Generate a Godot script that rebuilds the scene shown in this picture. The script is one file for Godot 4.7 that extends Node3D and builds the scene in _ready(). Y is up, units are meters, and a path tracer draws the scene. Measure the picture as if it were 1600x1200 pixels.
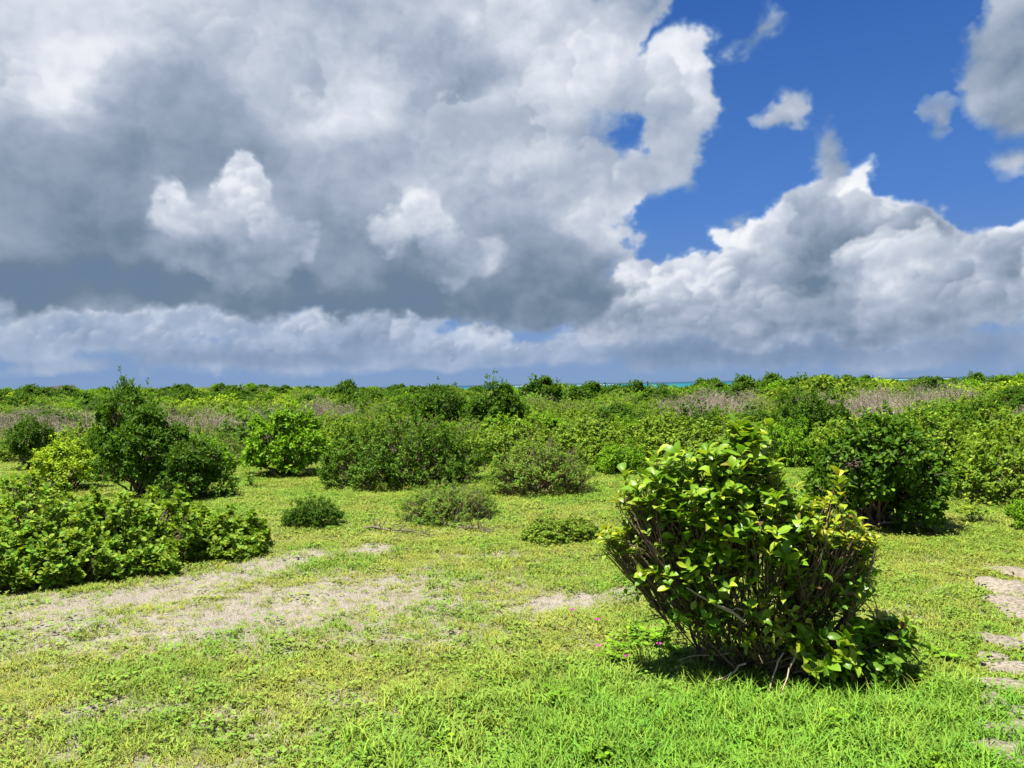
extends Node3D
# Coastal scrub under broken cloud: a sandy clearing, one leafy bush close by, thickets behind it and a strip of lagoon.

const SKY_ENERGY := 0.345
const EXPOSURE := 2.9
const EYE := 1.7


const CLOUD_COVER = [
	[[-29.77,5.02,4.32,1.48,-1,1.05,0.80],[-22.50,4.85,4.48,1.49,-1,1.00,0.70],[-32.24,3.62,4.10,1.53,-1,1.00,0.70],[-26.46,3.50,4.98,1.02,-1,0.90,0.60],[-17.03,4.23,4.80,1.72,-1,1.00,0.70],[-11.22,4.00,5.97,1.86,-1,1.00,0.70],[-18.78,2.88,6.42,0.81,-1,0.85,0.50],[-5.18,2.77,5.67,1.14,-1,1.00,0.70],[-7.49,5.01,3.75,1.12,-1,1.00,0.60],[-27.19,5.39,3.02,1.34,-1,1.00,0.90],[-13.39,4.70,1.81,1.10,-1,1.10,1.00],[-2.22,3.59,2.19,1.23,-1,1.15,1.00],[0.05,2.69,1.90,0.76,-1,1.00,0.90],[6.23,3.42,3.76,0.85,-1,1.10,0.80],[2.90,2.64,2.85,0.66,-1,0.95,0.70],[-30.80,2.30,1.76,0.45,-1,1.00,0.70],[-24.33,3.00,1.59,0.61,-1,1.00,0.80],[-33.15,5.78,1.21,1.18,-1,1.00,0.80],[-21.24,6.19,4.98,0.97,-1,0.95,0.50],[14.49,2.35,12.47,1.66,-1,1.00,0.10],[24.60,1.81,11.77,1.38,-1,1.00,0.10],[0.99,2.20,5.71,0.86,-1,0.80,0.30],[-17.49,2.38,11.29,0.82,-1,0.95,0.30],[-28.36,1.72,8.88,0.38,-1,0.85,0.40],[-13.08,1.37,11.77,0.37,-1,0.80,0.40],[-4.73,1.49,9.47,0.43,-1,0.85,0.40],[32.31,1.74,4.07,1.61,-1,0.80,0.20]],
	[[22.32,9.30,4.27,4.80,-1,1.25,1.00],[26.45,8.09,4.19,3.84,-1,1.20,1.00],[17.88,7.43,4.09,3.38,-1,1.20,1.00],[13.44,6.30,4.50,2.83,-1,1.10,0.90],[31.70,6.40,4.12,3.36,-1,1.15,0.90],[22.65,4.72,14.96,2.40,-1,1.20,0.60],[8.60,5.32,5.58,2.57,-1,1.10,0.80],[16.84,10.34,2.26,0.97,-1,1.00,1.00],[24.39,12.39,1.50,1.24,-1,1.00,1.00],[9.80,7.14,2.31,2.31,-1,1.00,1.00],[33.76,8.74,1.97,1.39,-1,1.00,0.90]],
	[[-28.10,18.38,15.62,10.99,-1,1.40,0.10],[-14.58,18.56,18.78,12.01,-1,1.40,0.15],[-38.10,15.31,11.85,11.53,-1,1.40,0.10],[-1.48,23.07,10.00,5.23,-11,1.20,0.60],[-7.35,12.75,14.07,6.73,5,1.30,0.50],[0.68,11.35,9.05,6.40,11,1.30,0.60],[-21.21,8.37,29.06,3.04,0,1.50,0.10],[-1.78,6.98,12.37,2.58,2,1.40,0.20],[5.17,22.49,6.14,3.84,-41,1.00,0.60],[8.06,25.48,5.13,2.30,-31,0.95,0.30],[13.04,21.12,2.89,3.70,7,1.10,0.50],[13.53,23.06,1.17,1.64,-1,1.00,0.70],[11.82,16.85,2.55,3.62,9,0.95,0.30],[7.83,14.27,3.08,2.92,-1,1.10,0.70],[4.08,15.09,5.21,3.09,-1,1.15,0.60],[9.81,20.16,2.86,2.23,-1,1.05,0.30],[2.73,18.84,3.80,2.55,-1,0.95,0.30],[6.52,19.11,2.35,1.69,-1,0.70,0.20]],
	[[-18.53,12.40,2.83,3.36,-1,1.20,0.90],[-19.18,14.36,1.96,1.86,-1,1.10,0.90],[-23.82,12.82,1.12,1.91,-21,1.00,0.70],[-22.72,11.09,1.87,1.86,-1,0.95,0.30],[-20.56,9.70,3.77,2.43,-1,0.85,0.05],[-16.84,10.51,2.45,3.08,-1,0.95,0.30],[20.55,18.54,1.50,1.44,-1,1.10,0.30],[19.22,17.86,1.10,0.53,9,0.80,0.10],[18.04,23.31,2.66,0.84,-23,0.95,0.05],[16.64,22.72,1.31,0.54,-31,0.80,0.10],[22.84,15.74,1.13,1.95,4,0.72,0.05],[22.41,14.27,1.62,1.65,-1,0.80,0.20],[33.33,18.54,2.92,3.85,9,1.05,0.05],[34.29,20.61,2.59,2.74,-1,0.95,0.05],[29.02,16.21,0.87,1.76,19,0.62,0.05],[33.17,13.42,1.33,1.05,-1,0.66,0.05],[17.08,11.68,0.96,0.78,-1,0.70,0.20],[-6.65,12.53,2.45,1.98,-1,0.90,0.45],[-9.25,10.92,1.86,1.36,-1,0.80,0.20],[-4.35,9.56,2.37,2.68,-1,0.90,0.55],[-5.02,11.86,1.61,1.18,-1,0.85,0.60],[-1.74,9.54,2.09,1.85,-1,0.80,0.30]],
]
const CLOUD_TONE = [
	[[-18.36,2.20,21.50,0.72,-1,0.36,0.80],[-27.18,5.68,3.78,1.51,-1,0.90,0.90],[-13.38,4.84,2.08,1.20,-1,1.05,1.00],[-2.08,3.82,2.85,1.33,-1,1.20,1.00],[6.23,3.56,3.29,0.57,-1,0.80,1.00],[-30.87,2.38,1.41,0.37,-1,0.72,0.90],[-24.33,3.09,1.27,0.43,-1,0.75,0.90],[-33.15,5.86,1.01,0.87,-1,0.80,0.90],[-29.06,4.30,2.19,0.75,-1,0.42,0.80],[-11.22,3.77,3.67,0.74,-1,0.40,0.70],[16.26,2.17,14.01,1.83,-1,0.34,1.00],[30.23,1.82,5.67,1.48,-1,0.40,1.00]],
	[[22.71,7.98,3.23,4.73,14,0.36,1.00],[27.62,9.96,2.31,2.04,-1,0.38,1.00],[20.28,10.76,1.67,1.72,-1,0.46,0.80],[15.91,7.09,3.96,2.25,-1,0.48,0.80],[28.49,6.26,3.30,1.65,-1,0.50,0.80],[19.90,12.94,1.26,1.27,-1,0.80,0.80],[19.40,8.66,2.54,2.19,-1,0.60,0.70],[32.40,6.93,3.04,1.19,-21,0.42,0.90],[24.39,12.55,2.36,1.48,-1,1.25,1.00],[26.51,11.48,2.13,1.39,-1,1.20,1.00],[17.06,10.32,3.91,1.50,-15,1.20,1.00],[14.14,7.63,3.13,2.45,-1,0.92,0.90],[9.80,7.14,2.77,2.77,-1,0.98,0.90],[33.44,9.44,2.31,1.00,-1,1.15,1.00],[20.74,13.28,1.08,0.67,-1,0.98,1.00],[26.44,7.47,3.43,2.09,-1,0.90,0.80],[30.34,8.94,1.41,0.88,-1,0.66,0.80],[17.20,5.67,5.20,1.35,-1,0.58,0.80],[7.66,4.65,5.61,1.22,-1,0.50,0.90],[19.30,3.24,13.96,1.07,-1,0.36,1.00],[29.53,3.09,7.19,1.24,-1,0.42,0.90],[15.06,9.30,2.66,0.80,-1,0.90,0.60]],
	[[-16.10,7.63,41.86,5.39,1,0.44,1.00],[-16.12,6.28,41.85,2.71,1,0.28,1.00],[-31.50,6.98,13.21,1.76,3,0.12,0.90],[-17.43,6.04,19.99,1.53,1,0.20,0.90],[-1.81,5.42,12.37,1.51,1,0.30,0.90],[-32.32,20.97,8.88,8.44,-1,1.05,1.00],[-26.12,24.03,12.33,3.57,-1,0.88,0.80],[-31.07,12.63,9.12,5.44,-1,0.42,0.90],[-21.88,17.57,8.23,5.23,-1,0.42,0.80],[-10.92,20.41,7.82,4.52,-1,0.86,0.90],[-18.03,21.52,5.18,3.14,-1,0.66,0.60],[-20.94,23.88,5.00,2.23,-1,0.74,0.60],[-6.19,24.22,3.77,2.75,-1,0.52,0.80],[-2.44,22.26,3.33,3.66,19,0.50,0.60],[-9.93,24.08,2.78,2.34,-1,0.68,0.60],[0.48,25.42,7.15,2.71,-1,0.86,0.90],[0.36,19.74,4.29,2.53,-1,0.70,0.70],[5.16,22.08,5.67,3.66,-1,0.90,0.90],[-4.87,19.76,2.84,2.52,-1,0.56,0.70],[-8.21,16.71,5.14,1.73,-1,0.62,0.70],[-12.85,14.83,5.44,2.60,-1,0.52,0.70],[-24.73,14.87,5.52,2.43,-1,0.42,0.70],[-11.12,9.53,4.59,2.73,-1,0.42,0.80],[1.12,9.50,6.19,2.78,-1,0.48,0.80],[3.94,7.57,5.69,2.33,-1,0.40,0.90],[-0.18,16.30,5.24,2.63,-1,0.82,0.80],[6.42,13.89,3.76,2.67,-1,0.80,0.90],[8.97,12.65,2.04,1.97,-1,0.90,0.90],[13.05,21.72,3.61,3.59,-1,0.98,1.00],[13.54,23.45,1.35,1.32,-1,0.92,1.00],[12.03,16.20,2.27,2.57,-1,0.66,1.00],[-3.54,14.56,4.27,1.33,-1,0.66,0.70],[-27.85,11.35,5.98,2.03,-1,0.36,0.60]],
	[[-18.59,14.10,3.43,2.97,-1,0.90,1.00],[-23.73,13.32,1.60,2.07,-1,0.82,1.00],[-20.33,11.01,5.04,1.89,-1,0.70,0.90],[-20.58,8.75,6.70,2.61,-1,0.36,1.00],[-16.51,8.97,3.51,2.67,-1,0.44,0.90],[20.55,18.86,1.67,1.19,-1,0.74,1.00],[20.53,17.45,2.08,0.65,-1,0.52,0.90],[18.05,23.38,2.58,0.84,-1,0.60,1.00],[22.84,15.33,1.61,2.44,-1,0.50,1.00],[32.60,19.24,4.38,3.92,-1,0.50,1.00],[33.54,15.41,2.64,2.20,-1,0.40,1.00],[29.02,16.21,1.45,1.91,-1,0.40,1.00],[-6.88,12.75,3.76,2.70,-1,0.86,1.00],[-5.01,11.95,1.89,1.00,-1,0.82,1.00],[-4.02,9.33,3.79,2.96,-1,0.46,1.00],[-8.35,9.56,2.80,1.37,-1,0.50,0.80]],
]

func _ready() -> void:
	# camera
	var cam := Camera3D.new()
	cam.name = "camera"
	cam.fov = 53.02
	cam.near = 0.05
	cam.far = 40000.0
	add_child(cam)
	cam.position = Vector3(0, EYE, 0)
	cam.rotation_order = EULER_ORDER_YXZ
	cam.rotation_degrees = Vector3(0.076, 0, -1.015)
	cam.current = true
	# sky and exposure
	var env := Environment.new()
	env.background_mode = Environment.BG_SKY
	env.sky = make_sky()
	env.tonemap_mode = Environment.TONE_MAPPER_LINEAR
	env.tonemap_exposure = EXPOSURE
	env.sdfgi_enabled = true
	env.ssao_enabled = true
	env.ssil_enabled = true
	var we := WorldEnvironment.new()
	we.name = "world_environment"
	we.environment = env
	add_child(we)
	# sun, high over the left of the view and a little beyond it
	var sun := DirectionalLight3D.new()
	sun.name = "sun"
	sun.light_energy = 1.6
	sun.light_color = Color(1.0, 0.965, 0.90)
	sun.light_angular_distance = 0.5
	sun.shadow_enabled = true
	add_child(sun)
	sun.look_at_from_position(SUN_FROM * 100.0, Vector3.ZERO, Vector3.UP)
	# land and water
	make_noises()
	make_ground()
	make_sea()
	# shrubs
	make_kinds()
	make_scrub()
	make_thicket()
	make_far_scrub()
	make_bush()
	make_stones()
	# small things
	for k in FLOWERS.size():
		make_flower(FLOWERS[k][0], FLOWERS[k][1], FLOWERS[k][2], 700 + k)
	make_fallen_branch("fallen_branch", "grey fallen branch with upright twigs lying on the clearing grass", Vector3(-1.79, 0, -9.2), Vector3(-0.9, 0, -8.73), 14, 1)
	make_fallen_branch("fallen_twiggy_branch", "thin twiggy dead branch in front of the low grey-green shrub", Vector3(-0.9, 0, -9.4), Vector3(-0.25, 0, -8.87), 16, 2)
	make_weed("broadleaf_weed", "green broad-leaved weed in the short grass beside the leafy bush", 0.21, -4.06, 0.12, 0.10, 7, 0.04, FRESH, 11)
	make_weed("sprawling_weed", "small sprawling green weed beside the large dark rounded shrub", 5.38, -9.05, 0.3, 0.3, 12, 0.07, LEAFY, 12)
	make_weed("tall_weed", "spindly grey-green weed in the grass at the clearing's far edge", -4.61, -13.5, 0.25, 0.42, 14, 0.05, OLIVE, 13)
	make_weed("low_weed", "tufted green weed near the stony path edge", 2.55, -4.6, 0.12, 0.07, 7, 0.04, FRESH, 14)
	for w in [[0.72, -4.86, 0.16, 0.13], [0.92, -4.92, 0.18, 0.17], [0.62, -4.7, 0.14, 0.1], [0.98, -4.72, 0.14, 0.11], [0.80, -5.05, 0.15, 0.14]]:
		make_weed("shady_weed", "leafy green weed in the shade at the foot of the leafy bush", w[0], w[1], w[2], w[3], 9, 0.045, FRESH, int(w[0] * 100.0), "leafy weeds at the foot of the leafy bush")
	for w in [[1.1, -3.5], [1.75, -3.3], [2.1, -3.75], [0.35, -3.45], [1.55, -3.75], [0.75, -3.9], [2.2, -4.3], [-0.35, -3.6]]:
		make_weed("grass_weed", "green broad-leaved weed among the long grass before the leafy bush", w[0], w[1], 0.11, 0.075, 7, 0.036, FRESH, int(w[0] * 100.0) + 900, "broad-leaved weeds in the long grass")
	make_grass()

const SUN_FROM := Vector3(-0.28, 0.95, 0.08)
const SAND = [[-3.25,-6.34,1.159,-0.642,2.207,2.613,0.95],[-2.71,-6.86,1.455,-0.645,2.680,2.361,0.95],[-2.34,-7.53,2.132,-0.758,3.157,2.691,0.90],[-1.65,-8.11,2.351,-0.556,2.986,3.351,0.50],[-2.30,-5.46,3.053,-1.402,1.559,3.305,0.80],[-1.87,-5.99,1.103,-0.383,0.835,1.675,0.85],[-1.29,-6.31,1.227,-0.274,0.342,1.252,0.66],[-0.59,-6.78,1.623,-0.135,-0.115,1.640,0.36],[-0.84,-5.38,2.495,-0.373,-0.190,3.427,0.50],[0.37,-6.02,2.161,0.080,1.981,6.535,0.85],[0.94,-6.32,4.722,0.637,1.447,7.680,0.70],[-3.24,-5.52,1.634,-0.995,0.624,2.395,0.60],[-4.01,-6.30,3.195,-2.019,-0.180,2.853,0.60],[-1.34,-3.93,5.120,-1.703,-0.219,5.438,0.42],[-2.32,-4.11,4.138,-2.455,1.739,9.361,0.45],[-1.01,-4.19,4.114,-0.958,-0.265,6.132,0.42],[-1.98,-4.11,4.894,-2.319,-0.443,10.570,0.35],[-2.34,-3.75,5.355,-3.295,-0.294,7.716,0.35],[-1.41,-3.53,3.801,-1.485,-0.346,9.558,0.40],[3.92,-5.97,4.486,2.965,-0.138,2.124,0.70],[3.23,-4.96,6.073,3.989,-0.317,5.932,0.45],[2.68,-4.07,7.399,4.921,-0.272,6.239,0.45],[2.30,-3.51,8.575,5.703,-0.213,5.674,0.45],[3.78,-7.06,2.852,1.541,-0.388,5.069,0.40],[2.66,-5.40,5.583,2.785,-0.339,5.869,0.45],[3.47,-6.19,3.897,2.203,-0.355,5.300,0.40],[-0.03,-7.68,1.969,-0.000,-0.357,4.467,0.40],[-1.52,-8.17,6.706,-1.227,-0.445,5.317,1.10],]
const STONES = [[4.33,-6.70,0.12,0.17],[4.01,-6.16,0.17,0.23],[3.70,-5.81,0.14,0.14],[3.59,-5.49,0.11,0.13],[3.04,-4.96,0.05,0.06],[3.10,-4.85,0.13,0.09],[2.85,-4.63,0.07,0.07],[2.90,-4.47,0.14,0.10],[2.67,-4.21,0.12,0.11],[2.77,-4.15,0.09,0.11],[2.47,-4.00,0.09,0.07],[2.35,-3.91,0.04,0.04],[2.27,-3.64,0.12,0.09],[2.42,-3.66,0.08,0.09],[2.17,-3.43,0.13,0.09],[2.08,-3.47,0.05,0.05],[3.29,-4.84,0.12,0.15],[4.05,-5.97,0.11,0.20],[2.53,-3.86,0.09,0.07],]
const FLOWERS = [[0.66,-4.62,0.06],[0.88,-4.76,0.08],[1.13,-4.64,0.06],[1.13,-4.21,0.07],[1.13,-4.83,0.16],[0.55,-5.23,0.08],[0.41,-5.56,0.06],[0.51,-4.81,0.06],]

# ---------------------------------------------------------------- shapes
class Geo:
	var v := PackedVector3Array()
	var n := PackedVector3Array()
	var c := PackedColorArray()
	var ix := PackedInt32Array()

	func tri(a: int, b: int, d: int) -> void:
		ix.append(a)
		ix.append(b)
		ix.append(d)

	func vert(p: Vector3, nn: Vector3, col: Color) -> int:
		v.append(p)
		n.append(nn)
		c.append(col)
		return v.size() - 1

	# a pointed leaf folded along its midrib: base at p, running along d, its face towards up
	func leaf(p: Vector3, d: Vector3, up: Vector3, length: float, width: float, col: Color) -> void:
		var s := d.cross(up).normalized()
		var f := s.cross(d).normalized()
		var mid := p + d * length * 0.5
		var l := mid - s * width * 0.5 + f * width * 0.14
		var r := mid + s * width * 0.5 + f * width * 0.14
		var t := p + d * length - f * length * 0.10
		var a := vert(p, f, col)
		var b := vert(l, (f + s * 0.35).normalized(), col)
		var e := vert(r, (f - s * 0.35).normalized(), col)
		var g := vert(t, (f + d * 0.3).normalized(), col)
		tri(a, b, g)
		tri(a, g, e)

	# a rounded leaf of six corners
	func round_leaf(p: Vector3, d: Vector3, up: Vector3, length: float, width: float, col: Color) -> void:
		var s := d.cross(up).normalized()
		var f := s.cross(d).normalized()
		var a := vert(p, f, col)
		var l1 := vert(p + d * length * 0.34 - s * width * 0.46 + f * width * 0.12, (f + s * 0.35).normalized(), col)
		var l2 := vert(p + d * length * 0.76 - s * width * 0.38 + f * width * 0.08, (f + s * 0.25 + d * 0.15).normalized(), col)
		var t := vert(p + d * length - f * length * 0.07, (f + d * 0.3).normalized(), col)
		var r2 := vert(p + d * length * 0.76 + s * width * 0.38 + f * width * 0.08, (f - s * 0.25 + d * 0.15).normalized(), col)
		var r1 := vert(p + d * length * 0.34 + s * width * 0.46 + f * width * 0.12, (f - s * 0.35).normalized(), col)
		tri(a, l1, l2)
		tri(a, l2, t)
		tri(a, t, r2)
		tri(a, r2, r1)

	# a stem through points, with a radius at each
	func tube(pts: PackedVector3Array, radii: PackedFloat32Array, sides: int, col: Color) -> void:
		var first := v.size()
		var side := Vector3.RIGHT
		for k in pts.size():
			var along := (pts[mini(k + 1, pts.size() - 1)] - pts[maxi(k - 1, 0)]).normalized()
			if absf(along.dot(side)) > 0.95:
				side = Vector3.FORWARD
			var x := along.cross(side).normalized()
			var y := along.cross(x).normalized()
			side = -y
			for m in sides:
				var t := TAU * m / sides
				var o := x * cos(t) + y * sin(t)
				vert(pts[k] + o * radii[k], o, col)
		for k in pts.size() - 1:
			for m in sides:
				var a := first + k * sides + m
				var b := first + k * sides + (m + 1) % sides
				tri(a, a + sides, b)
				tri(b, a + sides, b + sides)
		var tip := vert(pts[pts.size() - 1], (pts[pts.size() - 1] - pts[pts.size() - 2]).normalized(), col)
		for m in sides:
			tri(first + (pts.size() - 1) * sides + m, tip, first + (pts.size() - 1) * sides + (m + 1) % sides)

	# an arching blade of grass
	func blade(p: Vector3, out: Vector3, height: float, lean: float, width: float, col: Color) -> void:
		var s := out.cross(Vector3.UP).normalized() * width * 0.5
		var m := p + Vector3.UP * height * 0.62 + out * lean * 0.32
		var t := p + Vector3.UP * height + out * lean
		var f := (out * -0.4 + Vector3.UP * 0.9).normalized()
		var g := (out * -0.22 + Vector3.UP).normalized()
		var a := vert(p - s, f, col)
		var b := vert(p + s, f, col)
		var e := vert(m - s * 0.8, g, col)
		var h := vert(m + s * 0.8, g, col)
		var q := vert(t, g, col)
		tri(a, e, b)
		tri(b, e, h)
		tri(e, q, h)

	func done(mat: Material) -> ArrayMesh:
		var arr := []
		arr.resize(Mesh.ARRAY_MAX)
		# the front of a triangle is the side that its corners run clockwise on: turn those that face against their normals
		for k in range(0, ix.size(), 3):
			var p := v[ix[k]]
			var face := (v[ix[k + 2]] - p).cross(v[ix[k + 1]] - p)
			if face.dot(n[ix[k]] + n[ix[k + 1]] + n[ix[k + 2]]) < 0.0:
				var t := ix[k + 1]
				ix[k + 1] = ix[k + 2]
				ix[k + 2] = t
		arr[Mesh.ARRAY_VERTEX] = v
		arr[Mesh.ARRAY_NORMAL] = n
		arr[Mesh.ARRAY_COLOR] = c
		arr[Mesh.ARRAY_INDEX] = ix
		var m := ArrayMesh.new()
		m.add_surface_from_arrays(Mesh.PRIMITIVE_TRIANGLES, arr)
		m.surface_set_material(0, mat)
		return m

var taken := {}

func numbered(called: String) -> String:
	var k: int = taken.get(called, 0)
	taken[called] = k + 1
	return called if k == 0 else "%s_%03d" % [called, k]

func part(mesh: Mesh, called: String, parent: Node, where := Transform3D()) -> MeshInstance3D:
	var o := MeshInstance3D.new()
	o.name = called
	o.mesh = mesh
	o.transform = where
	parent.add_child(o, true)
	return o

func thing(called: String, label: String, category: String, at: Vector3, turn := 0.0, group := "") -> Node3D:
	var o := Node3D.new()
	o.name = numbered(called)
	add_child(o)
	o.position = at
	o.rotation.y = turn
	tag(o, label, category, group)
	return o

func tag(o: Node, label: String, category: String, group := "", kind := "") -> void:
	o.set_meta("label", label)
	o.set_meta("category", category)
	if group:
		o.set_meta("group", group)
	if kind:
		o.set_meta("kind", kind)

func plain(color: Color, rough := 0.8) -> StandardMaterial3D:
	var m := StandardMaterial3D.new()
	m.albedo_color = color.linear_to_srgb()
	m.roughness = rough
	return m

# leaves and blades: their colour stands in the vertices; light passes through
func leafy(rough: float, through: float, shine := 0.5) -> StandardMaterial3D:
	var m := StandardMaterial3D.new()
	m.vertex_color_use_as_albedo = true
	m.roughness = rough
	m.metallic_specular = shine
	m.cull_mode = BaseMaterial3D.CULL_DISABLED
	m.backlight_enabled = true
	m.backlight = Color(through, through, through * 0.55).linear_to_srgb()
	return m

func barky() -> StandardMaterial3D:
	var m := StandardMaterial3D.new()
	m.vertex_color_use_as_albedo = true
	m.roughness = 0.85
	return m

# ---------------------------------------------------------------- plants
const DARK := [Color(0.042, 0.105, 0.009), Color(0.060, 0.140, 0.012), Color(0.086, 0.175, 0.014), Color(0.048, 0.112, 0.012)]
const LEAFY := [Color(0.119, 0.223, 0.021), Color(0.161, 0.266, 0.025), Color(0.218, 0.318, 0.031), Color(0.104, 0.187, 0.023)]
const LIME := [Color(0.233, 0.369, 0.024), Color(0.326, 0.431, 0.029), Color(0.187, 0.323, 0.021)]
const OLIVE := [Color(0.101, 0.253, 0.025), Color(0.142, 0.308, 0.032), Color(0.156, 0.213, 0.040), Color(0.200, 0.228, 0.048)]
const FRESH := [Color(0.136, 0.282, 0.016), Color(0.173, 0.333, 0.018), Color(0.096, 0.222, 0.013)]
const BARK := Color(0.105, 0.078, 0.058)
const GREY_WOOD := Color(0.255, 0.225, 0.175)

var leaf_dull: StandardMaterial3D
var leaf_gloss: StandardMaterial3D
var bark: StandardMaterial3D

func tinted(rng: RandomNumberGenerator, colors: Array) -> Color:
	var c: Color = colors[rng.randi() % colors.size()]
	var k := rng.randf_range(0.78, 1.28)
	return Color(c.r * k * rng.randf_range(0.9, 1.15), c.g * k, c.b * k)

func any_way(rng: RandomNumberGenerator) -> Vector3:
	while true:
		var p := Vector3(rng.randf_range(-1, 1), rng.randf_range(-1, 1), rng.randf_range(-1, 1))
		if p.length_squared() < 1.0 and p.length_squared() > 0.02:
			return p.normalized()
	return Vector3.UP

# A rounded shrub: leafy lobes on branches. spec: half widths x and z, height, lobes, tips, leaves per tip, leaf length, width, colours.
func shrub_meshes(sd: int, spec: Dictionary) -> Dictionary:
	var rng := RandomNumberGenerator.new()
	rng.seed = sd
	var half := Vector3(spec.x, spec.h, spec.z)
	var small := minf(spec.h, minf(spec.x, spec.z) * 1.3)
	var lobes := []
	for k in int(spec.lobes * 2.0):
		var a := rng.randf() * TAU
		var m := sqrt(rng.randf()) * 0.68
		var crown := 1.0 - 0.55 * m * m
		var r := small * lerpf(0.10, spec.get("lump", 0.33), pow(rng.randf(), 1.3))
		var top: float = spec.h * crown * rng.randf_range(0.5, 1.0)
		lobes.append([Vector3(cos(a) * m * half.x, maxf(r * 0.55, top - r), sin(a) * m * half.z), r])
	if spec.get("top", true):
		lobes.append([Vector3(0, spec.h - small * 0.3, 0), small * 0.3])
	var g := Geo.new()
	var wood := Geo.new()
	var rounded: bool = spec.get("round", false)
	var tips := 0
	var tries := 0
	var low: float = spec.get("low", -0.5)
	var loose: bool = spec.get("loose", false)
	var clumps := _noise(FastNoiseLite.TYPE_SIMPLEX_SMOOTH, sd, 1.0, 2)
	while tips < int(spec.tips) and tries < int(spec.tips) * 8:
		tries += 1
		var lobe: Array = lobes[rng.randi() % lobes.size()]
		var way := any_way(rng)
		if way.y < low:
			continue
		var stray := rng.randf_range(0.66, 1.1) if rng.randf() < 0.88 else rng.randf_range(1.05, 1.32)
		if rng.randf() < 0.035:
			way = (way * 0.6 + Vector3.UP).normalized()
			stray = rng.randf_range(1.2, 1.75)
		var p: Vector3 = lobe[0] + way * lobe[1] * stray
		if loose:
			# a sprawling mound: uneven height, open hollows, shoots that stand out
			var a := rng.randf() * TAU
			var m := pow(rng.randf(), 0.42)
			var flat := Vector2(cos(a) * m * half.x, sin(a) * m * half.z)
			var edge := 1.0 + 0.35 * clumps.get_noise_2d(cos(a) * 1.3 + 20.0, sin(a) * 1.3)
			flat *= edge
			var roof: float = spec.h * (1.0 - 0.62 * m * m * m) * (0.80 + 0.65 * clumps.get_noise_2d(flat.x * 2.3, flat.y * 2.3))
			var y := roof * (1.0 - 0.55 * pow(rng.randf(), 1.6)) if rng.randf() < 0.8 else roof * rng.randf()
			if rng.randf() < 0.04:
				y += rng.randf_range(0.04, 0.14)
			p = Vector3(flat.x, y, flat.y)
			if clumps.get_noise_3d(p.x * 3.6, p.y * 3.6, p.z * 3.6) < -0.10 + rng.randf_range(-0.12, 0.12):
				continue
			way = Vector3(p.x / half.x, 0.7, p.z / half.z).normalized()
		if p.y < 0.03:
			continue
		var inside := false
		for o in ([] if loose else lobes):
			if o != lobe and p.distance_to(o[0]) < o[1] * 0.72:
				inside = true
				break
		if inside:
			continue
		tips += 1
		var axis := (way + Vector3.UP * 0.45 + any_way(rng) * 0.35).normalized()
		var side := axis.cross(Vector3(0.31, 0.77, -0.55)).normalized()
		var across = axis.cross(side)
		var turn := rng.randf() * TAU
		var per: int = spec.per
		for k in per:
			turn += 2.4
			var tilt := rng.randf_range(0.45, 1.35)
			var out = side * cos(turn) + across * sin(turn)
			var d := (axis * cos(tilt) + out * sin(tilt)).normalized()
			var up := (axis * sin(tilt) - out * cos(tilt) + Vector3.UP * 0.5 + any_way(rng) * 0.3).normalized()
			var len: float = spec.len * rng.randf_range(0.7, 1.2)
			var at = p - axis * (k * spec.len * 0.16) + any_way(rng) * spec.len * 0.25
			if rounded:
				g.round_leaf(at, d, up, len, spec.wid * rng.randf_range(0.8, 1.15), tinted(rng, spec.colors))
			else:
				g.leaf(at, d, up, len, spec.wid * rng.randf_range(0.8, 1.15), tinted(rng, spec.colors))
		if rng.randf() < spec.get("twigs", 0.25):
			var from: Vector3 = lobe[0] + any_way(rng) * lobe[1] * 0.2
			if loose:
				from = Vector3(p.x * 0.7, maxf(0.0, p.y - 0.2), p.z * 0.7)
			wood.tube(PackedVector3Array([from, from.lerp(p, 0.5) + any_way(rng) * 0.02, p]), PackedFloat32Array([0.006, 0.004, 0.002]), 3, BARK)
	for lobe in lobes:
		var foot := Vector3(rng.randf_range(-0.16, 0.16) * half.x, -0.04, rng.randf_range(-0.16, 0.16) * half.z)
		var to: Vector3 = lobe[0]
		var knee := foot.lerp(to, 0.5) + Vector3(to.x - foot.x, 0.0, to.z - foot.z) * 0.12 + any_way(rng) * 0.04
		wood.tube(PackedVector3Array([foot, foot.lerp(knee, 0.55) + Vector3(0, 0.04, 0), knee, to]), PackedFloat32Array([0.022, 0.018, 0.013, 0.006]), 5, BARK)
	return {"foliage": g.done(leaf_gloss if spec.get("gloss", false) else leaf_dull), "stem": wood.done(bark)}

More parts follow.
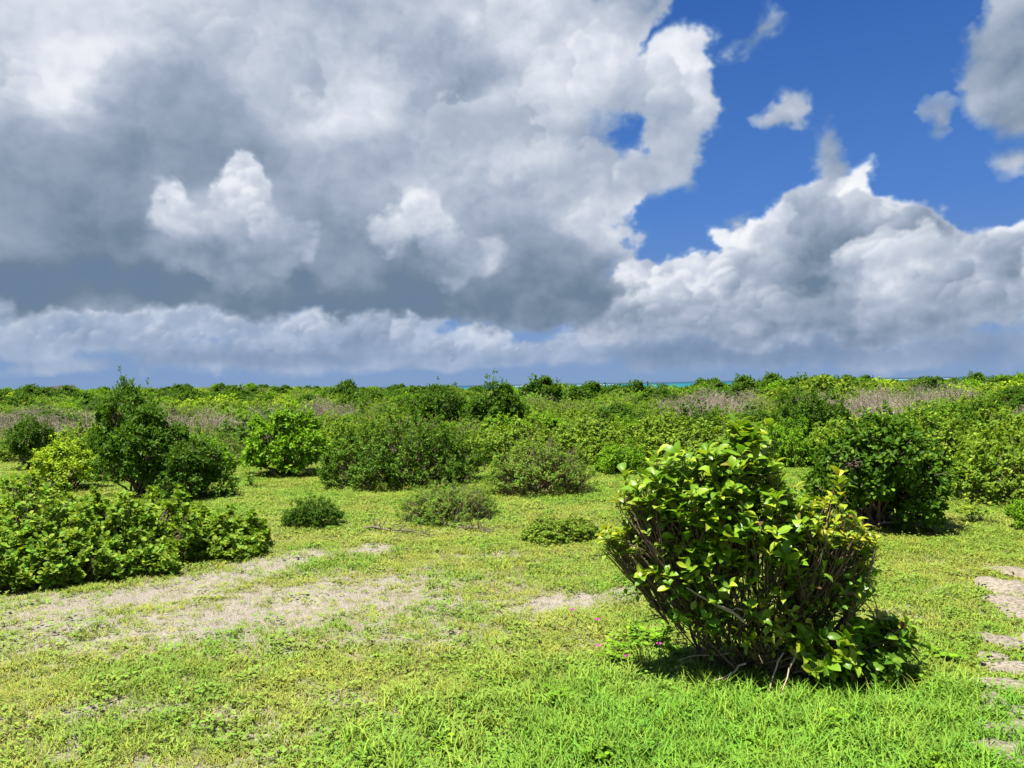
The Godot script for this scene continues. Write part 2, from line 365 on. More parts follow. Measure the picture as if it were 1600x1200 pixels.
func dry_mesh(sd: int, half: float, height: float, twigs: int) -> ArrayMesh:
	var rng := RandomNumberGenerator.new()
	rng.seed = sd
	var g := Geo.new()
	for k in twigs:
		var a := rng.randf() * TAU
		var m := sqrt(rng.randf())
		var foot := Vector3(cos(a) * m * half * 0.25, -0.03, sin(a) * m * half * 0.25)
		var to := Vector3(cos(a) * m * half, height * (1.0 - 0.45 * m * m) * rng.randf_range(0.65, 1.05), sin(a) * m * half)
		var knee := foot.lerp(to, 0.55) + any_way(rng) * 0.08
		var c := GREY_WOOD * rng.randf_range(0.7, 1.25)
		g.tube(PackedVector3Array([foot, knee, to]), PackedFloat32Array([0.011, 0.007, 0.003]), 3, c)
		for j in 7:
			var f := rng.randf_range(0.25, 1.0)
			var p := foot.lerp(knee, f * 2.0) if f < 0.5 else knee.lerp(to, f * 2.0 - 1.0)
			var q := p + (any_way(rng) + Vector3.UP * 0.7).normalized() * rng.randf_range(0.1, 0.3)
			g.tube(PackedVector3Array([p, p.lerp(q, 0.5) + any_way(rng) * 0.02, q]), PackedFloat32Array([0.005, 0.0038, 0.0022]), 3, c)
	return g.done(bark)

# ---- prototypes: kind -> list of {foliage, stem} in their own size
var kinds := {}
var kind_size := {}

func make_kinds() -> void:
	leaf_dull = leafy(0.62, 0.8, 0.25)
	leaf_gloss = leafy(0.52, 0.75, 0.22)
	bark = barky()
	for n in 3:
		_kind("dark", 100 + n, {"x": 0.95, "z": 0.9, "h": 1.4, "lobes": 15, "tips": 1350, "per": 8, "len": 0.076, "wid": 0.040, "colors": DARK, "gloss": true, "loose": n == 2})
		_kind("leafy", 200 + n, {"x": 1.1, "z": 1.0, "h": 1.1, "lobes": 17, "tips": 1400, "per": 7, "len": 0.066, "wid": 0.050, "colors": LEAFY, "round": true, "loose": true})
		_kind("olive", 300 + n, {"x": 0.9, "z": 0.85, "h": 1.0, "lobes": 15, "tips": 1800, "per": 8, "len": 0.042, "wid": 0.020, "colors": OLIVE, "twigs": 0.6, "loose": true})
	for n in 2:
		_kind("lime", 400 + n, {"x": 0.85, "z": 0.8, "h": 1.0, "lobes": 14, "tips": 1100, "per": 8, "len": 0.066, "wid": 0.040, "colors": LIME, "loose": n == 1})
		_kind("fresh", 500 + n, {"x": 0.95, "z": 0.9, "h": 1.25, "lobes": 15, "tips": 1300, "per": 8, "len": 0.076, "wid": 0.046, "colors": FRESH, "gloss": true, "loose": n == 1})
		kinds.get_or_add("dry", []).append({"foliage": null, "stem": dry_mesh(600 + n, 1.0, 1.15, 120)})
		kind_size["dry"] = Vector3(1.0, 1.15, 1.0)

func _kind(called: String, sd: int, spec: Dictionary) -> void:
	kinds.get_or_add(called, []).append(shrub_meshes(sd, spec))
	kind_size[called] = Vector3(spec.x, spec.h, spec.z)

func add_shrub(called: String, category: String, label: String, meshes: Dictionary, at: Vector3, turn: float, size: Vector3, group := "") -> Node3D:
	var o := thing(called, label, category, at, turn, group)
	if meshes.foliage:
		part(meshes.foliage, "foliage", o).scale = size
	part(meshes.stem, "stem" if meshes.foliage else "twigs", o).scale = size
	return o

# a shrub of a kind, made w wide and h high
func place(kind: String, n: int, called: String, label: String, x: float, z: float, w: float, h: float, turn: float, group := "") -> Node3D:
	var own: Vector3 = kind_size[kind]
	var meshes: Dictionary = kinds[kind][n % kinds[kind].size()]
	var s := Vector3(w * 0.5 / own.x, h / own.y, (w * 0.5 / own.x + h / own.y) * 0.5)
	return add_shrub(called, "shrub" if kind != "dry" else "dry shrub", label, meshes, Vector3(x, land(x, z), z), turn, s, group)

# ---- the leafy bush close by
const BUSH_AT := Vector3(1.371, 0.0, -4.497)
# centre, half sizes, tips, leaves per tip, leaf length, palette
const BUSH_LOBES := [
	[-0.36, 1.08, 0.0, 0.33, 0.24, 0.30, 110, 8, 0.078, 0], [-0.16, 1.10, -0.05, 0.20, 0.24, 0.25, 55, 8, 0.078, 0], [0.05, 1.18, -0.05, 0.18, 0.20, 0.22, 46, 8, 0.082, 0], [-0.01, 1.40, -0.02, 0.07, 0.09, 0.07, 9, 8, 0.086, 0],
	[-0.05, 0.86, 0.12, 0.34, 0.20, 0.28, 80, 8, 0.080, 0], [0.18, 0.95, 0.0, 0.17, 0.14, 0.22, 40, 7, 0.078, 0], [0.38, 0.86, 0.08, 0.22, 0.18, 0.26, 80, 6, 0.058, 1], [0.53, 1.10, 0.05, 0.06, 0.04, 0.06, 3, 6, 0.080, 1], [0.54, 0.74, 0.08, 0.16, 0.16, 0.2, 60, 6, 0.054, 1],
	[-0.64, 0.98, 0.0, 0.14, 0.17, 0.18, 60, 6, 0.052, 3], [-0.78, 0.80, 0.03, 0.10, 0.08, 0.12, 24, 6, 0.058, 1], [-0.58, 0.78, 0.08, 0.2, 0.14, 0.2, 40, 5, 0.056, 3], [-0.48, 0.62, 0.18, 0.2, 0.14, 0.14, 40, 5, 0.056, 0], [-0.34, 0.46, 0.2, 0.18, 0.14, 0.12, 32, 5, 0.056, 2],
	[0.36, 0.56, 0.08, 0.24, 0.27, 0.26, 96, 6, 0.060, 2], [0.54, 0.54, 0.1, 0.13, 0.22, 0.2, 40, 6, 0.056, 0], [0.16, 0.66, 0.16, 0.2, 0.18, 0.2, 36, 6, 0.062, 0], [0.60, 0.22, 0.14, 0.24, 0.15, 0.2, 64, 7, 0.070, 2], [0.33, 0.20, 0.28, 0.16, 0.16, 0.14, 40, 7, 0.080, 0], [0.78, 0.24, 0.10, 0.12, 0.11, 0.12, 32, 8, 0.074, 0],
	[0.08, 0.36, 0.22, 0.22, 0.18, 0.14, 50, 5, 0.052, 1], [0.58, 0.07, 0.30, 0.14, 0.06, 0.1, 20, 6, 0.062, 2], [-0.2, 0.58, 0.16, 0.24, 0.2, 0.2, 34, 5, 0.062, 0], [-0.30, 0.84, 0.15, 0.22, 0.18, 0.14, 46, 7, 0.074, 0]]
const BUSH_COLORS := [
	[Color(0.099, 0.216, 0.013), Color(0.135, 0.264, 0.015), Color(0.194, 0.318, 0.020), Color(0.276, 0.372, 0.024)],
	[Color(0.194, 0.297, 0.018), Color(0.269, 0.351, 0.022), Color(0.359, 0.372, 0.029), Color(0.158, 0.256, 0.020)],
	[Color(0.069, 0.168, 0.012), Color(0.095, 0.216, 0.014), Color(0.143, 0.264, 0.018)],
	[Color(0.135, 0.230, 0.018), Color(0.209, 0.284, 0.026)],
	[Color(0.240, 0.240, 0.030), Color(0.200, 0.120, 0.040), Color(0.140, 0.085, 0.040), Color(0.260, 0.250, 0.036)]]

# one broad leaf a unit long, along +y with its face to +z
const LEAF_SHAPES := [[0.30, 0.22, 1.15], [0.55, 0.34, 1.3], [0.10, 0.42, 1.2], [0.75, 0.15, 1.1], [-0.25, 0.5, 1.25], [1.1, 0.3, 1.0], [0.2, 0.65, 1.35]]

func broad_leaf(bend: float, fold: float, blunt: float, white: Color) -> ArrayMesh:
	var g := Geo.new()
	var steps := 5
	var rib := []
	var left := []
	var right := []
	for k in steps + 1:
		var t := float(k) / steps
		var w := 0.5 * 0.52 * pow(sin(PI * pow(t, blunt)), 0.8) if k > 0 and k < steps else 0.0
		var slope := -bend * 2.0 * (t - 0.35)
		var f := Vector3(0, -slope, 1).normalized()
		var p := Vector3(0, t, -bend * (t - 0.35) * (t - 0.35) + bend * 0.1225)
		rib.append(g.vert(p, f, white))
		left.append(g.vert(p + Vector3(-w, 0, w * fold), (f + Vector3(fold, 0, 0)).normalized(), white))
		right.append(g.vert(p + Vector3(w, 0, w * fold), (f - Vector3(fold, 0, 0)).normalized(), white))
	for k in steps:
		if k > 0:
			g.tri(rib[k], left[k], rib[k + 1])
			g.tri(rib[k], rib[k + 1], right[k])
		if k < steps - 1:
			g.tri(left[k], left[k + 1], rib[k + 1])
			g.tri(right[k], rib[k + 1], right[k + 1])
	return g.done(null)

func curve(a: Vector3, b: Vector3, c: Vector3, t: float) -> Vector3:
	return a.lerp(b, t).lerp(b.lerp(c, t), t)

func twig_leaf(rng: RandomNumberGenerator, at: Vector3, along: Vector3, len: float, palette: int) -> Array:
	var d := (along * 0.5 + any_way(rng) + Vector3(0, 0.1, 0)).normalized()
	var up := (Vector3.UP + any_way(rng) * 0.8).normalized()
	var s := d.cross(up).normalized()
	return [Transform3D(Basis(s * len * rng.randf_range(0.85, 1.2), d * len, s.cross(d).normalized() * len), at), rng.randi() % LEAF_SHAPES.size(), palette if rng.randf() > 0.04 else 4, rng.randi()]

func make_bush() -> void:
	var rng := RandomNumberGenerator.new()
	rng.seed = 4242
	var root := thing("leafy_bush", "broad-leaved glossy green bush with many bare brown stems, alone on the grass", "bush", BUSH_AT)
	# where the twigs end
	var tips := []
	for l in BUSH_LOBES:
		for k in int(l[6]):
			var w := any_way(rng) * pow(rng.randf(), 0.4)
			if rng.randf() < 0.14:
				w *= rng.randf_range(1.15, 1.6)
			var p := Vector3(l[0] + w.x * l[3], maxf(0.03, l[1] + w.y * l[4]), l[2] + w.z * l[5])
			tips.append([p, l[7], l[8], l[9]])
		if l[9] == 1 or l[9] == 3:
			for k in int(l[6]):
				var w := any_way(rng)
				tips.append([Vector3(l[0] + w.x * l[3], maxf(0.05, l[1] + w.y * l[4] - 0.04), l[2] + w.z * l[5]), 0, 0.05, 3])
	# stems that fan out from the foot
	var stems := []
	for k in 96:
		var to: Vector3 = tips[rng.randi() % tips.size()][0]
		var foot := Vector3(rng.randf_range(-0.16, 0.2) + to.x * 0.26, -0.04, rng.randf_range(-0.12, 0.16))
		var end := foot.lerp(to, rng.randf_range(0.62, 0.9))
		var bow := foot.lerp(end, 0.5) + Vector3((end.x - foot.x) * rng.randf_range(-0.28, 0.06), 0.04, 0) + any_way(rng) * 0.12
		stems.append([foot, bow, end, Geo.new(), rng.randf_range(0.003, 0.0085), 0])
	var leaf_list := []
	for s in stems:
		var c := Color(0.085, 0.057, 0.038) * rng.randf_range(0.5, 1.4)
		var pts := PackedVector3Array()
		var radii := PackedFloat32Array()
		var drift := Vector3.ZERO
		for k in 11:
			var t := k / 10.0
			pts.append(curve(s[0], s[1], s[2], t) + drift * (1.0 - t * 0.7))
			drift += any_way(rng) * 0.042
			radii.append(lerpf(s[4], s[4] * 0.45, t))
		s[3].tube(pts, radii, 6, c)
		for k in 7:
			var t := rng.randf_range(0.3, 0.95)
			var p := curve(s[0], s[1], s[2], t)
			var away = ((s[2] - s[0]).normalized() + any_way(rng) * 0.9).normalized()
			var q = p + away * rng.randf_range(0.06, 0.2)
			s[3].tube(PackedVector3Array([p, p.lerp(q, 0.5) + any_way(rng) * 0.012, q]), PackedFloat32Array([0.0032, 0.0026, 0.0015]), 4, c)
			if rng.randf() < 0.5:
				for j in 3:
					leaf_list.append(twig_leaf(rng, p.lerp(q, 0.4 + 0.3 * j), away, rng.randf_range(0.03, 0.062), [0, 1, 2, 3][rng.randi() % 4]))
	for tip in tips:
		var p: Vector3 = tip[0]
		var best = stems[0]
		var least := 99.0
		for s in stems:
			var d = p.distance_to(s[2]) + maxf(0.0, s[2].y - p.y) * 1.5 + s[5] * 0.012
			if d < least:
				least = d
				best = s
		best[5] += 1
		var f := rng.randf_range(0.5, 0.98)
		var from := curve(best[0], best[1], best[2], f)
		var bow = from.lerp(p, 0.5) + (best[2] - best[1]).normalized() * 0.05 + any_way(rng) * 0.035
		var pts := PackedVector3Array()
		var radii := PackedFloat32Array()
		for k in 6:
			pts.append(curve(from, bow, p, k / 5.0) + any_way(rng) * (0.011 if k > 0 and k < 5 else 0.0))
			radii.append(lerpf(0.0052, 0.002, k / 5.0))
		best[3].tube(pts, radii, 4, Color(0.105, 0.074, 0.050) * rng.randf_range(0.6, 1.5))
		var axis = ((p - bow).normalized() + Vector3.UP * 0.4).normalized()
		var side = axis.cross(Vector3(0.31, 0.2, -0.9)).normalized()
		var across = axis.cross(side)
		var turn := rng.randf() * TAU
		for k in int(tip[1]):
			turn += 2.4
			var tilt := rng.randf_range(0.5, 1.25) + k * 0.03
			var out = side * cos(turn) + across * sin(turn)
			var d = (axis * cos(tilt) + out * sin(tilt) + Vector3(0, -0.1, 0)).normalized()
			var up = (axis * sin(tilt) - out * cos(tilt) + any_way(rng) * 0.45 + Vector3(0, 0.2, 0)).normalized()
			var s = d.cross(up).normalized()
			var nn = s.cross(d).normalized()
			var len: float = tip[2] * rng.randf_range(0.5, 1.38)
			var wide := len * rng.randf_range(0.85, 1.2)
			leaf_list.append([Transform3D(Basis(s * wide, d * len, nn * len), p - axis * (k * 0.007)), rng.randi() % LEAF_SHAPES.size(), tip[3] if rng.randf() > 0.03 else 4, rng.randi()])
	for s in stems:
		part(s[3].done(bark), "stem", root)
	# bare dead sticks at its sides and foot
	for k in DEAD_STICKS.size():
		var g := Geo.new()
		var a: Vector3 = DEAD_STICKS[k][0]
		var b: Vector3 = DEAD_STICKS[k][1]
		var pts := PackedVector3Array()
		var radii := PackedFloat32Array()
		for j in 6:
			pts.append(a.lerp(b, j / 5.0) + any_way(rng) * 0.012)
			radii.append(lerpf(DEAD_STICKS[k][2], DEAD_STICKS[k][2] * 0.45, j / 5.0))
		g.tube(pts, radii, 6, Color(0.33, 0.27, 0.21))
		part(g.done(bark), "dead_stick", root)
	# leaves: the 300 that show best are single parts, the others one mass
	var shapes := LEAF_SHAPES.map(func(f): return broad_leaf(f[0], f[1], f[2], Color.WHITE))
	var view := Vector3(-0.28, 0.25, 0.93)
	leaf_list.sort_custom(func(p, q): return p[0].origin.dot(view) + p[0].basis.y.length() * 4.0 > q[0].origin.dot(view) + q[0].basis.y.length() * 4.0)
	var shiny: StandardMaterial3D = leafy(0.38, 0.7, 0.42)
	var inks := {}
	for k in mini(300, leaf_list.size()):
		var l = leaf_list[k]
		var shade: int = l[3] % BUSH_COLORS[l[2]].size()
		var key := Vector3i(l[1], l[2], shade)
		if not inks.has(key):
			inks[key] = broad_leaf(LEAF_SHAPES[l[1]][0], LEAF_SHAPES[l[1]][1], LEAF_SHAPES[l[1]][2], BUSH_COLORS[l[2]][shade])
		part(inks[key], "leaf", root, l[0]).material_override = shiny
	for n in LEAF_SHAPES.size():
		var mine := leaf_list.slice(300).filter(func(l): return l[1] == n)
		if mine.is_empty():
			continue
		var mm := MultiMesh.new()
		mm.transform_format = MultiMesh.TRANSFORM_3D
		mm.use_colors = true
		mm.mesh = shapes[n]
		mm.instance_count = mine.size()
		for k in mine.size():
			mm.set_instance_transform(k, mine[k][0])
			var c: Color = BUSH_COLORS[mine[k][2]][mine[k][3] % BUSH_COLORS[mine[k][2]].size()]
			mm.set_instance_color(k, c * (0.85 + 0.3 * ((mine[k][3] / 64) % 16) / 16.0))
		var o := MultiMeshInstance3D.new()
		o.name = "foliage"
		o.multimesh = mm
		o.material_override = shiny
		o.set_meta("kind", "stuff")
		root.add_child(o, true)

const DEAD_STICKS := [
	[Vector3(0.55, 0.46, 0.0), Vector3(0.75, 0.585, -0.05), 0.008], [Vector3(-0.12, 0.38, 0.25), Vector3(-0.42, 0.56, 0.25), 0.009], [Vector3(-0.12, 0.42, 0.22), Vector3(-0.26, 0.47, 0.28), 0.006],
	[Vector3(-0.1, 0.12, 0.2), Vector3(-0.3, 0.07, 0.32), 0.006], [Vector3(0.1, 0.2, 0.25), Vector3(-0.03, 0.0, 0.36), 0.006], [Vector3(0.16, 0.22, 0.28), Vector3(0.02, 0.03, 0.4), 0.006],
	[Vector3(-0.15, 0.15, 0.1), Vector3(-0.45, 0.12, 0.12), 0.004]]

# ---- small plants
func make_flower(x: float, z: float, h: float, sd: int) -> void:
	var rng := RandomNumberGenerator.new()
	rng.seed = sd
	var o := thing("pink_flower", "small magenta-pink wildflower on a thin stem in the grass near the leafy bush", "flower", Vector3(x, land(x, z), z), 0.0, "pink wildflowers round the leafy bush")
	var g := Geo.new()
	var top := Vector3(0, h, 0)
	g.tube(PackedVector3Array([Vector3(rng.randf_range(-0.02, 0.02), -0.01, 0.0), Vector3(0.004, h * 0.5, 0.003), top]), PackedFloat32Array([0.0016, 0.0014, 0.0012]), 4, Color(0.06, 0.13, 0.02))
	part(g.done(bark), "stem", o)
	var heart := Geo.new()
	heart.tube(PackedVector3Array([top - Vector3(0, 0.002, 0), top + Vector3(0, 0.005, 0), top + Vector3(0, 0.007, 0)]), PackedFloat32Array([0.003, 0.004, 0.0015]), 6, Color(0.35, 0.10, 0.25))
	part(heart.done(bark), "centre", o)
	for k in 5:
		var p := Geo.new()
		var a := TAU * k / 5.0 + rng.randf() * 0.3
		var d := Vector3(cos(a), 0.35, sin(a)).normalized()
		p.round_leaf(top, d, Vector3(-cos(a) * 0.3, 1, -sin(a) * 0.3 + 0.3), 0.023, 0.017, Color(0.40, 0.06, 0.33) * rng.randf_range(0.85, 1.15))
		part(p.done(leaf_dull), "petal", o)

func make_weed(called: String, label: String, x: float, z: float, r: float, h: float, stalks: int, leaf: float, colors: Array, sd: int, group := "") -> void:
	var rng := RandomNumberGenerator.new()
	rng.seed = sd
	var o := thing(called, label, "weed", Vector3(x, land(x, z), z), 0.0, group)
	for k in stalks:
		var g := Geo.new()
		var a := TAU * k / stalks + rng.randf() * 0.6
		var m := rng.randf_range(0.35, 1.0)
		var tip := Vector3(cos(a) * r * m, h * rng.randf_range(0.6, 1.0) * (1.1 - 0.4 * m), sin(a) * r * m)
		var bow := Vector3(tip.x * 0.3, tip.y * 0.7, tip.z * 0.3)
		g.tube(PackedVector3Array([Vector3(0, -0.01, 0), bow, tip]), PackedFloat32Array([0.003, 0.0025, 0.0015]), 4, Color(0.08, 0.13, 0.03))
		for j in 7:
			var p := curve(Vector3.ZERO, bow, tip, lerpf(0.35, 1.0, j / 6.0))
			var b := rng.randf() * TAU
			g.round_leaf(p, Vector3(cos(b), 0.25, sin(b)).normalized(), Vector3.UP + any_way(rng) * 0.4, leaf * rng.randf_range(0.7, 1.2), leaf * 0.75, tinted(rng, colors))
		part(g.done(leaf_dull), "sprig", o)

func make_fallen_branch(called: String, label: String, a: Vector3, b: Vector3, twigs: int, sd: int) -> void:
	var rng := RandomNumberGenerator.new()
	rng.seed = sd
	var o := thing(called, label, "branch", Vector3(a.x, land(a.x, a.z), a.z))
	var to := b - a
	to.y = land(b.x, b.z) - land(a.x, a.z)
	var g := Geo.new()
	var pts := PackedVector3Array()
	var radii := PackedFloat32Array()
	for k in 9:
		pts.append(to * (k / 8.0) + Vector3(0, 0.03, 0) + any_way(rng) * 0.02)
		radii.append(lerpf(0.014, 0.004, k / 8.0))
	g.tube(pts, radii, 6, Color(0.12, 0.095, 0.078))
	part(g.done(bark), "limb", o)
	for k in twigs:
		var t := Geo.new()
		var p := pts[1 + rng.randi() % 7]
		var d := (to.normalized() * rng.randf_range(-0.2, 0.9) + Vector3(0, rng.randf_range(0.2, 0.9), 0) + any_way(rng) * 0.5).normalized()
		var len := rng.randf_range(0.1, 0.32)
		t.tube(PackedVector3Array([p, p + d * len * 0.5 + any_way(rng) * 0.015, p + d * len]), PackedFloat32Array([0.006, 0.004, 0.002]), 4, Color(0.13, 0.105, 0.088) * rng.randf_range(0.7, 1.2))
		part(t.done(bark), "twig", o)

# ---------------------------------------------------------------- land
var rough_noise: FastNoiseLite
var land_noise: FastNoiseLite
var patch_noise: FastNoiseLite
var tuft_noise: FastNoiseLite

func make_noises() -> void:
	land_noise = _noise(FastNoiseLite.TYPE_SIMPLEX_SMOOTH, 3, 0.022, 3)
	rough_noise = _noise(FastNoiseLite.TYPE_SIMPLEX_SMOOTH, 8, 0.8, 4)
	patch_noise = _noise(FastNoiseLite.TYPE_SIMPLEX_SMOOTH, 21, 0.9, 4, 0.55)
	tuft_noise = _noise(FastNoiseLite.TYPE_SIMPLEX_SMOOTH, 33, 4.5, 3, 0.6)

# height of the ground
func land(x: float, z: float) -> float:
	var far := sqrt(x * x + z * z)
	var y := rough_noise.get_noise_2d(x, z) * 0.035
	y += land_noise.get_noise_2d(x, z) * 0.8 * smoothstep(16.0, 60.0, far)
	y -= 0.40 * smoothstep(40.0, 110.0, -z)
	y += smoothstep(50.0, 130.0, -z) * (0.95 * smoothstep(-26.0, -52.0, x) + 0.7 * smoothstep(14.0, 3.0, absf(x - 52.0)) - 1.0 * smoothstep(26.0, 8.0, absf(x - 24.0)) + 0.32 * smoothstep(4.0, -10.0, x))
	y -= 7.0 * smoothstep(150.0, 185.0, -z)
	return y

# share of bare sand, 0 to 1
func bare(x: float, z: float) -> float:
	var s := 0.0
	for b in SAND:
		var dx: float = x - b[0]
		var dz: float = z - b[1]
		var u: float = dx * b[2] + dz * b[3]
		var v: float = dx * b[4] + dz * b[5]
		var q := u * u + v * v
		if q < 6.0:
			s = maxf(s, b[6] * exp(-q * 0.42))
	var n := patch_noise.get_noise_2d(x * 1.6, z * 1.6)
	var fine := tuft_noise.get_noise_2d(x, z)
	var worn := 0.16 * smoothstep(-9.5, -7.0, z) * (1.0 - smoothstep(0.2, 1.6, x)) + 0.05 * smoothstep(-8.0, -5.0, z)
	var speck := tuft_noise.get_noise_2d(x * 3.1 + 70.0, z * 3.1)
	return smoothstep(0.02, 1.0, s * 0.95 + worn + n * 0.34 + fine * 0.40 + speck * 0.60)

# share of long, fresh green growth in front of the bush, 0 to 1
func lush(x: float, z: float) -> float:
	var a := Vector2((x - 1.1) / 1.9, (z + 3.5) / 1.35).length()
	var c := Vector2((x - 2.3) / 0.7, (z + 3.7) / 0.6).length()
	var n := patch_noise.get_noise_2d(x + 40.0, z) * 0.35
	return maxf(smoothstep(1.3, 0.35, a + n), smoothstep(1.2, 0.5, c + n))

func axis_steps(from: float, to: float, fine_from: float, fine_to: float, step: float, grow: float) -> PackedFloat32Array:
	var out := PackedFloat32Array()
	var a := fine_from
	var s := step
	var before := PackedFloat32Array()
	while a > from:
		s *= grow
		a -= s
		before.append(maxf(a, from))
	before.reverse()
	out.append_array(before)
	a = fine_from
	while a < fine_to:
		out.append(a)
		a += step
	s = step
	while a < to:
		out.append(a)
		s *= grow
		a += s
	out.append(to)
	return out

func make_ground() -> void:
	var xs := axis_steps(-260.0, 260.0, -3.6, 3.9, 0.05, 1.06)
	var zs := axis_steps(-215.0, 200.0, -8.0, -2.2, 0.05, 1.045)
	var g := Geo.new()
	var sand := Color(0.305, 0.288, 0.255)
	var turf := Color(0.185, 0.225, 0.050)
	var litter := Color(0.240, 0.225, 0.140)
	for z in zs:
		for x in xs:
			var y := land(x, z)
			var s := 0.0
			if z < 0.0 and z > -20.0 and absf(x) < 14.0:
				s = bare(x, z)
				y -= s * 0.012 - tuft_noise.get_noise_2d(x * 1.7, z * 1.7) * 0.010
			var k := patch_noise.get_noise_2d(x * 2.0 + 9.0, z * 2.0)
			var c := turf.lerp(litter, clampf(0.42 + k * 0.9, 0.0, 1.0) * smoothstep(-14.0, -6.0, z)).lerp(sand, s)
			if z < -150.0:
				c = c.lerp(sand, smoothstep(150.0, 165.0, -z))
			g.vert(Vector3(x, y, z), Vector3.UP, c)
	var w := xs.size()
	for r in zs.size() - 1:
		for k in w - 1:
			var a := r * w + k
			g.tri(a, a + 1, a + w)
			g.tri(a + 1, a + w + 1, a + w)
	for r in zs.size():
		for k in w:
			var a := r * w + k
			var l := g.v[a - 1 if k > 0 else a]
			var m := g.v[a + 1 if k < w - 1 else a]
			var u := g.v[a - w if r > 0 else a]
			var d := g.v[a + w if r < zs.size() - 1 else a]
			g.n[a] = (d - u).cross(m - l).normalized()
	var mat := StandardMaterial3D.new()
	mat.vertex_color_use_as_albedo = true
	mat.roughness = 0.95
	mat.metallic_specular = 0.2
	mat.uv1_triplanar = true
	mat.uv1_world_triplanar = true
	mat.uv1_scale = Vector3.ONE * 0.9
	var grain := NoiseTexture2D.new()
	grain.width = 1024
	grain.height = 1024
	grain.seamless = true
	grain.noise = _noise(FastNoiseLite.TYPE_SIMPLEX, 55, 0.035, 5, 0.7)
	var ramp := Gradient.new()
	ramp.set_color(0, Color(0.66, 0.65, 0.64))
	ramp.set_color(1, Color(1.0, 1.0, 1.0))
	ramp.add_point(0.5, Color(0.92, 0.915, 0.91))
	grain.color_ramp = ramp
	mat.albedo_texture = grain
	var bumps := NoiseTexture2D.new()
	bumps.width = 1024
	bumps.height = 1024
	bumps.seamless = true
	bumps.noise = _noise(FastNoiseLite.TYPE_SIMPLEX, 56, 0.05, 5, 0.65)
	mat.heightmap_enabled = true
	mat.heightmap_texture = bumps
	mat.heightmap_scale = 1.6
	var o := part(g.done(mat), "ground", self)
	tag(o, "sandy ground with short turf running back to the shore", "ground", "", "structure")

# ---- grass: one mesh of each habit, set out by the thousand
func tuft(sd: int, blades: int, spread: float, low: float, high: float, lean: float, width: float) -> ArrayMesh:
	var rng := RandomNumberGenerator.new()
	rng.seed = sd
	var g := Geo.new()
	for k in blades:
		var a := rng.randf() * TAU
		var m := sqrt(rng.randf()) * spread
		var b := rng.randf() * TAU
		var h := rng.randf_range(low, high)
		var k1 := rng.randf_range(0.75, 1.25)
		g.blade(Vector3(cos(a) * m, -0.006, sin(a) * m), Vector3(cos(b), 0, sin(b)), h, h * lean * rng.randf_range(0.3, 1.3), width * rng.randf_range(0.7, 1.2), Color(k1 * rng.randf_range(0.9, 1.2), k1, k1))
	return g.done(null)

func clover(sd: int) -> ArrayMesh:
	var rng := RandomNumberGenerator.new()
	rng.seed = sd
	var g := Geo.new()
	for k in 12:
		var a := rng.randf() * TAU
		var m := sqrt(rng.randf()) * 0.05
		var k1 := rng.randf_range(0.8, 1.2)
		g.round_leaf(Vector3(cos(a) * m, rng.randf_range(0.012, 0.05), sin(a) * m), Vector3(cos(a + 1.0), rng.randf_range(-0.1, 0.5), sin(a + 1.0)).normalized(), Vector3.UP + any_way(rng) * 0.3, rng.randf_range(0.016, 0.032), rng.randf_range(0.014, 0.022), Color(k1, k1, k1))
	return g.done(null)

func scatter(called: String, label: String, mesh: Mesh, mat: Material, rows: Array) -> void:
	var buffer := PackedFloat32Array()
	buffer.resize(rows.size() * 16)
	var i := 0
	for r in rows:
		# x, y, z, turn, width, height, colour
		var c := cos(r[3])
		var s := sin(r[3])
		var w: float = r[4]
		buffer[i] = c * w
		buffer[i + 2] = s * w
		buffer[i + 3] = r[0]
		buffer[i + 5] = r[5]
		buffer[i + 7] = r[1]
		buffer[i + 8] = -s * w
		buffer[i + 10] = c * w
		buffer[i + 11] = r[2]
		buffer[i + 12] = r[6].r
		buffer[i + 13] = r[6].g
		buffer[i + 14] = r[6].b
		buffer[i + 15] = 1.0
		i += 16
	var mm := MultiMesh.new()
	mm.transform_format = MultiMesh.TRANSFORM_3D
	mm.use_colors = true
	mm.mesh = mesh
	mm.instance_count = rows.size()
	mm.buffer = buffer
	var o := MultiMeshInstance3D.new()
	o.name = called
	o.multimesh = mm
	o.material_override = mat
	add_child(o)
	tag(o, label, "grass", "", "stuff")

func on_stone(x: float, z: float) -> bool:
	for s in STONES:
		if Vector2((x - s[0]) / s[2], (z - s[1]) / s[3]).length() < 0.72 + 0.5 * tuft_noise.get_noise_2d(x * 1.3, z * 1.3):
			return true
	return false

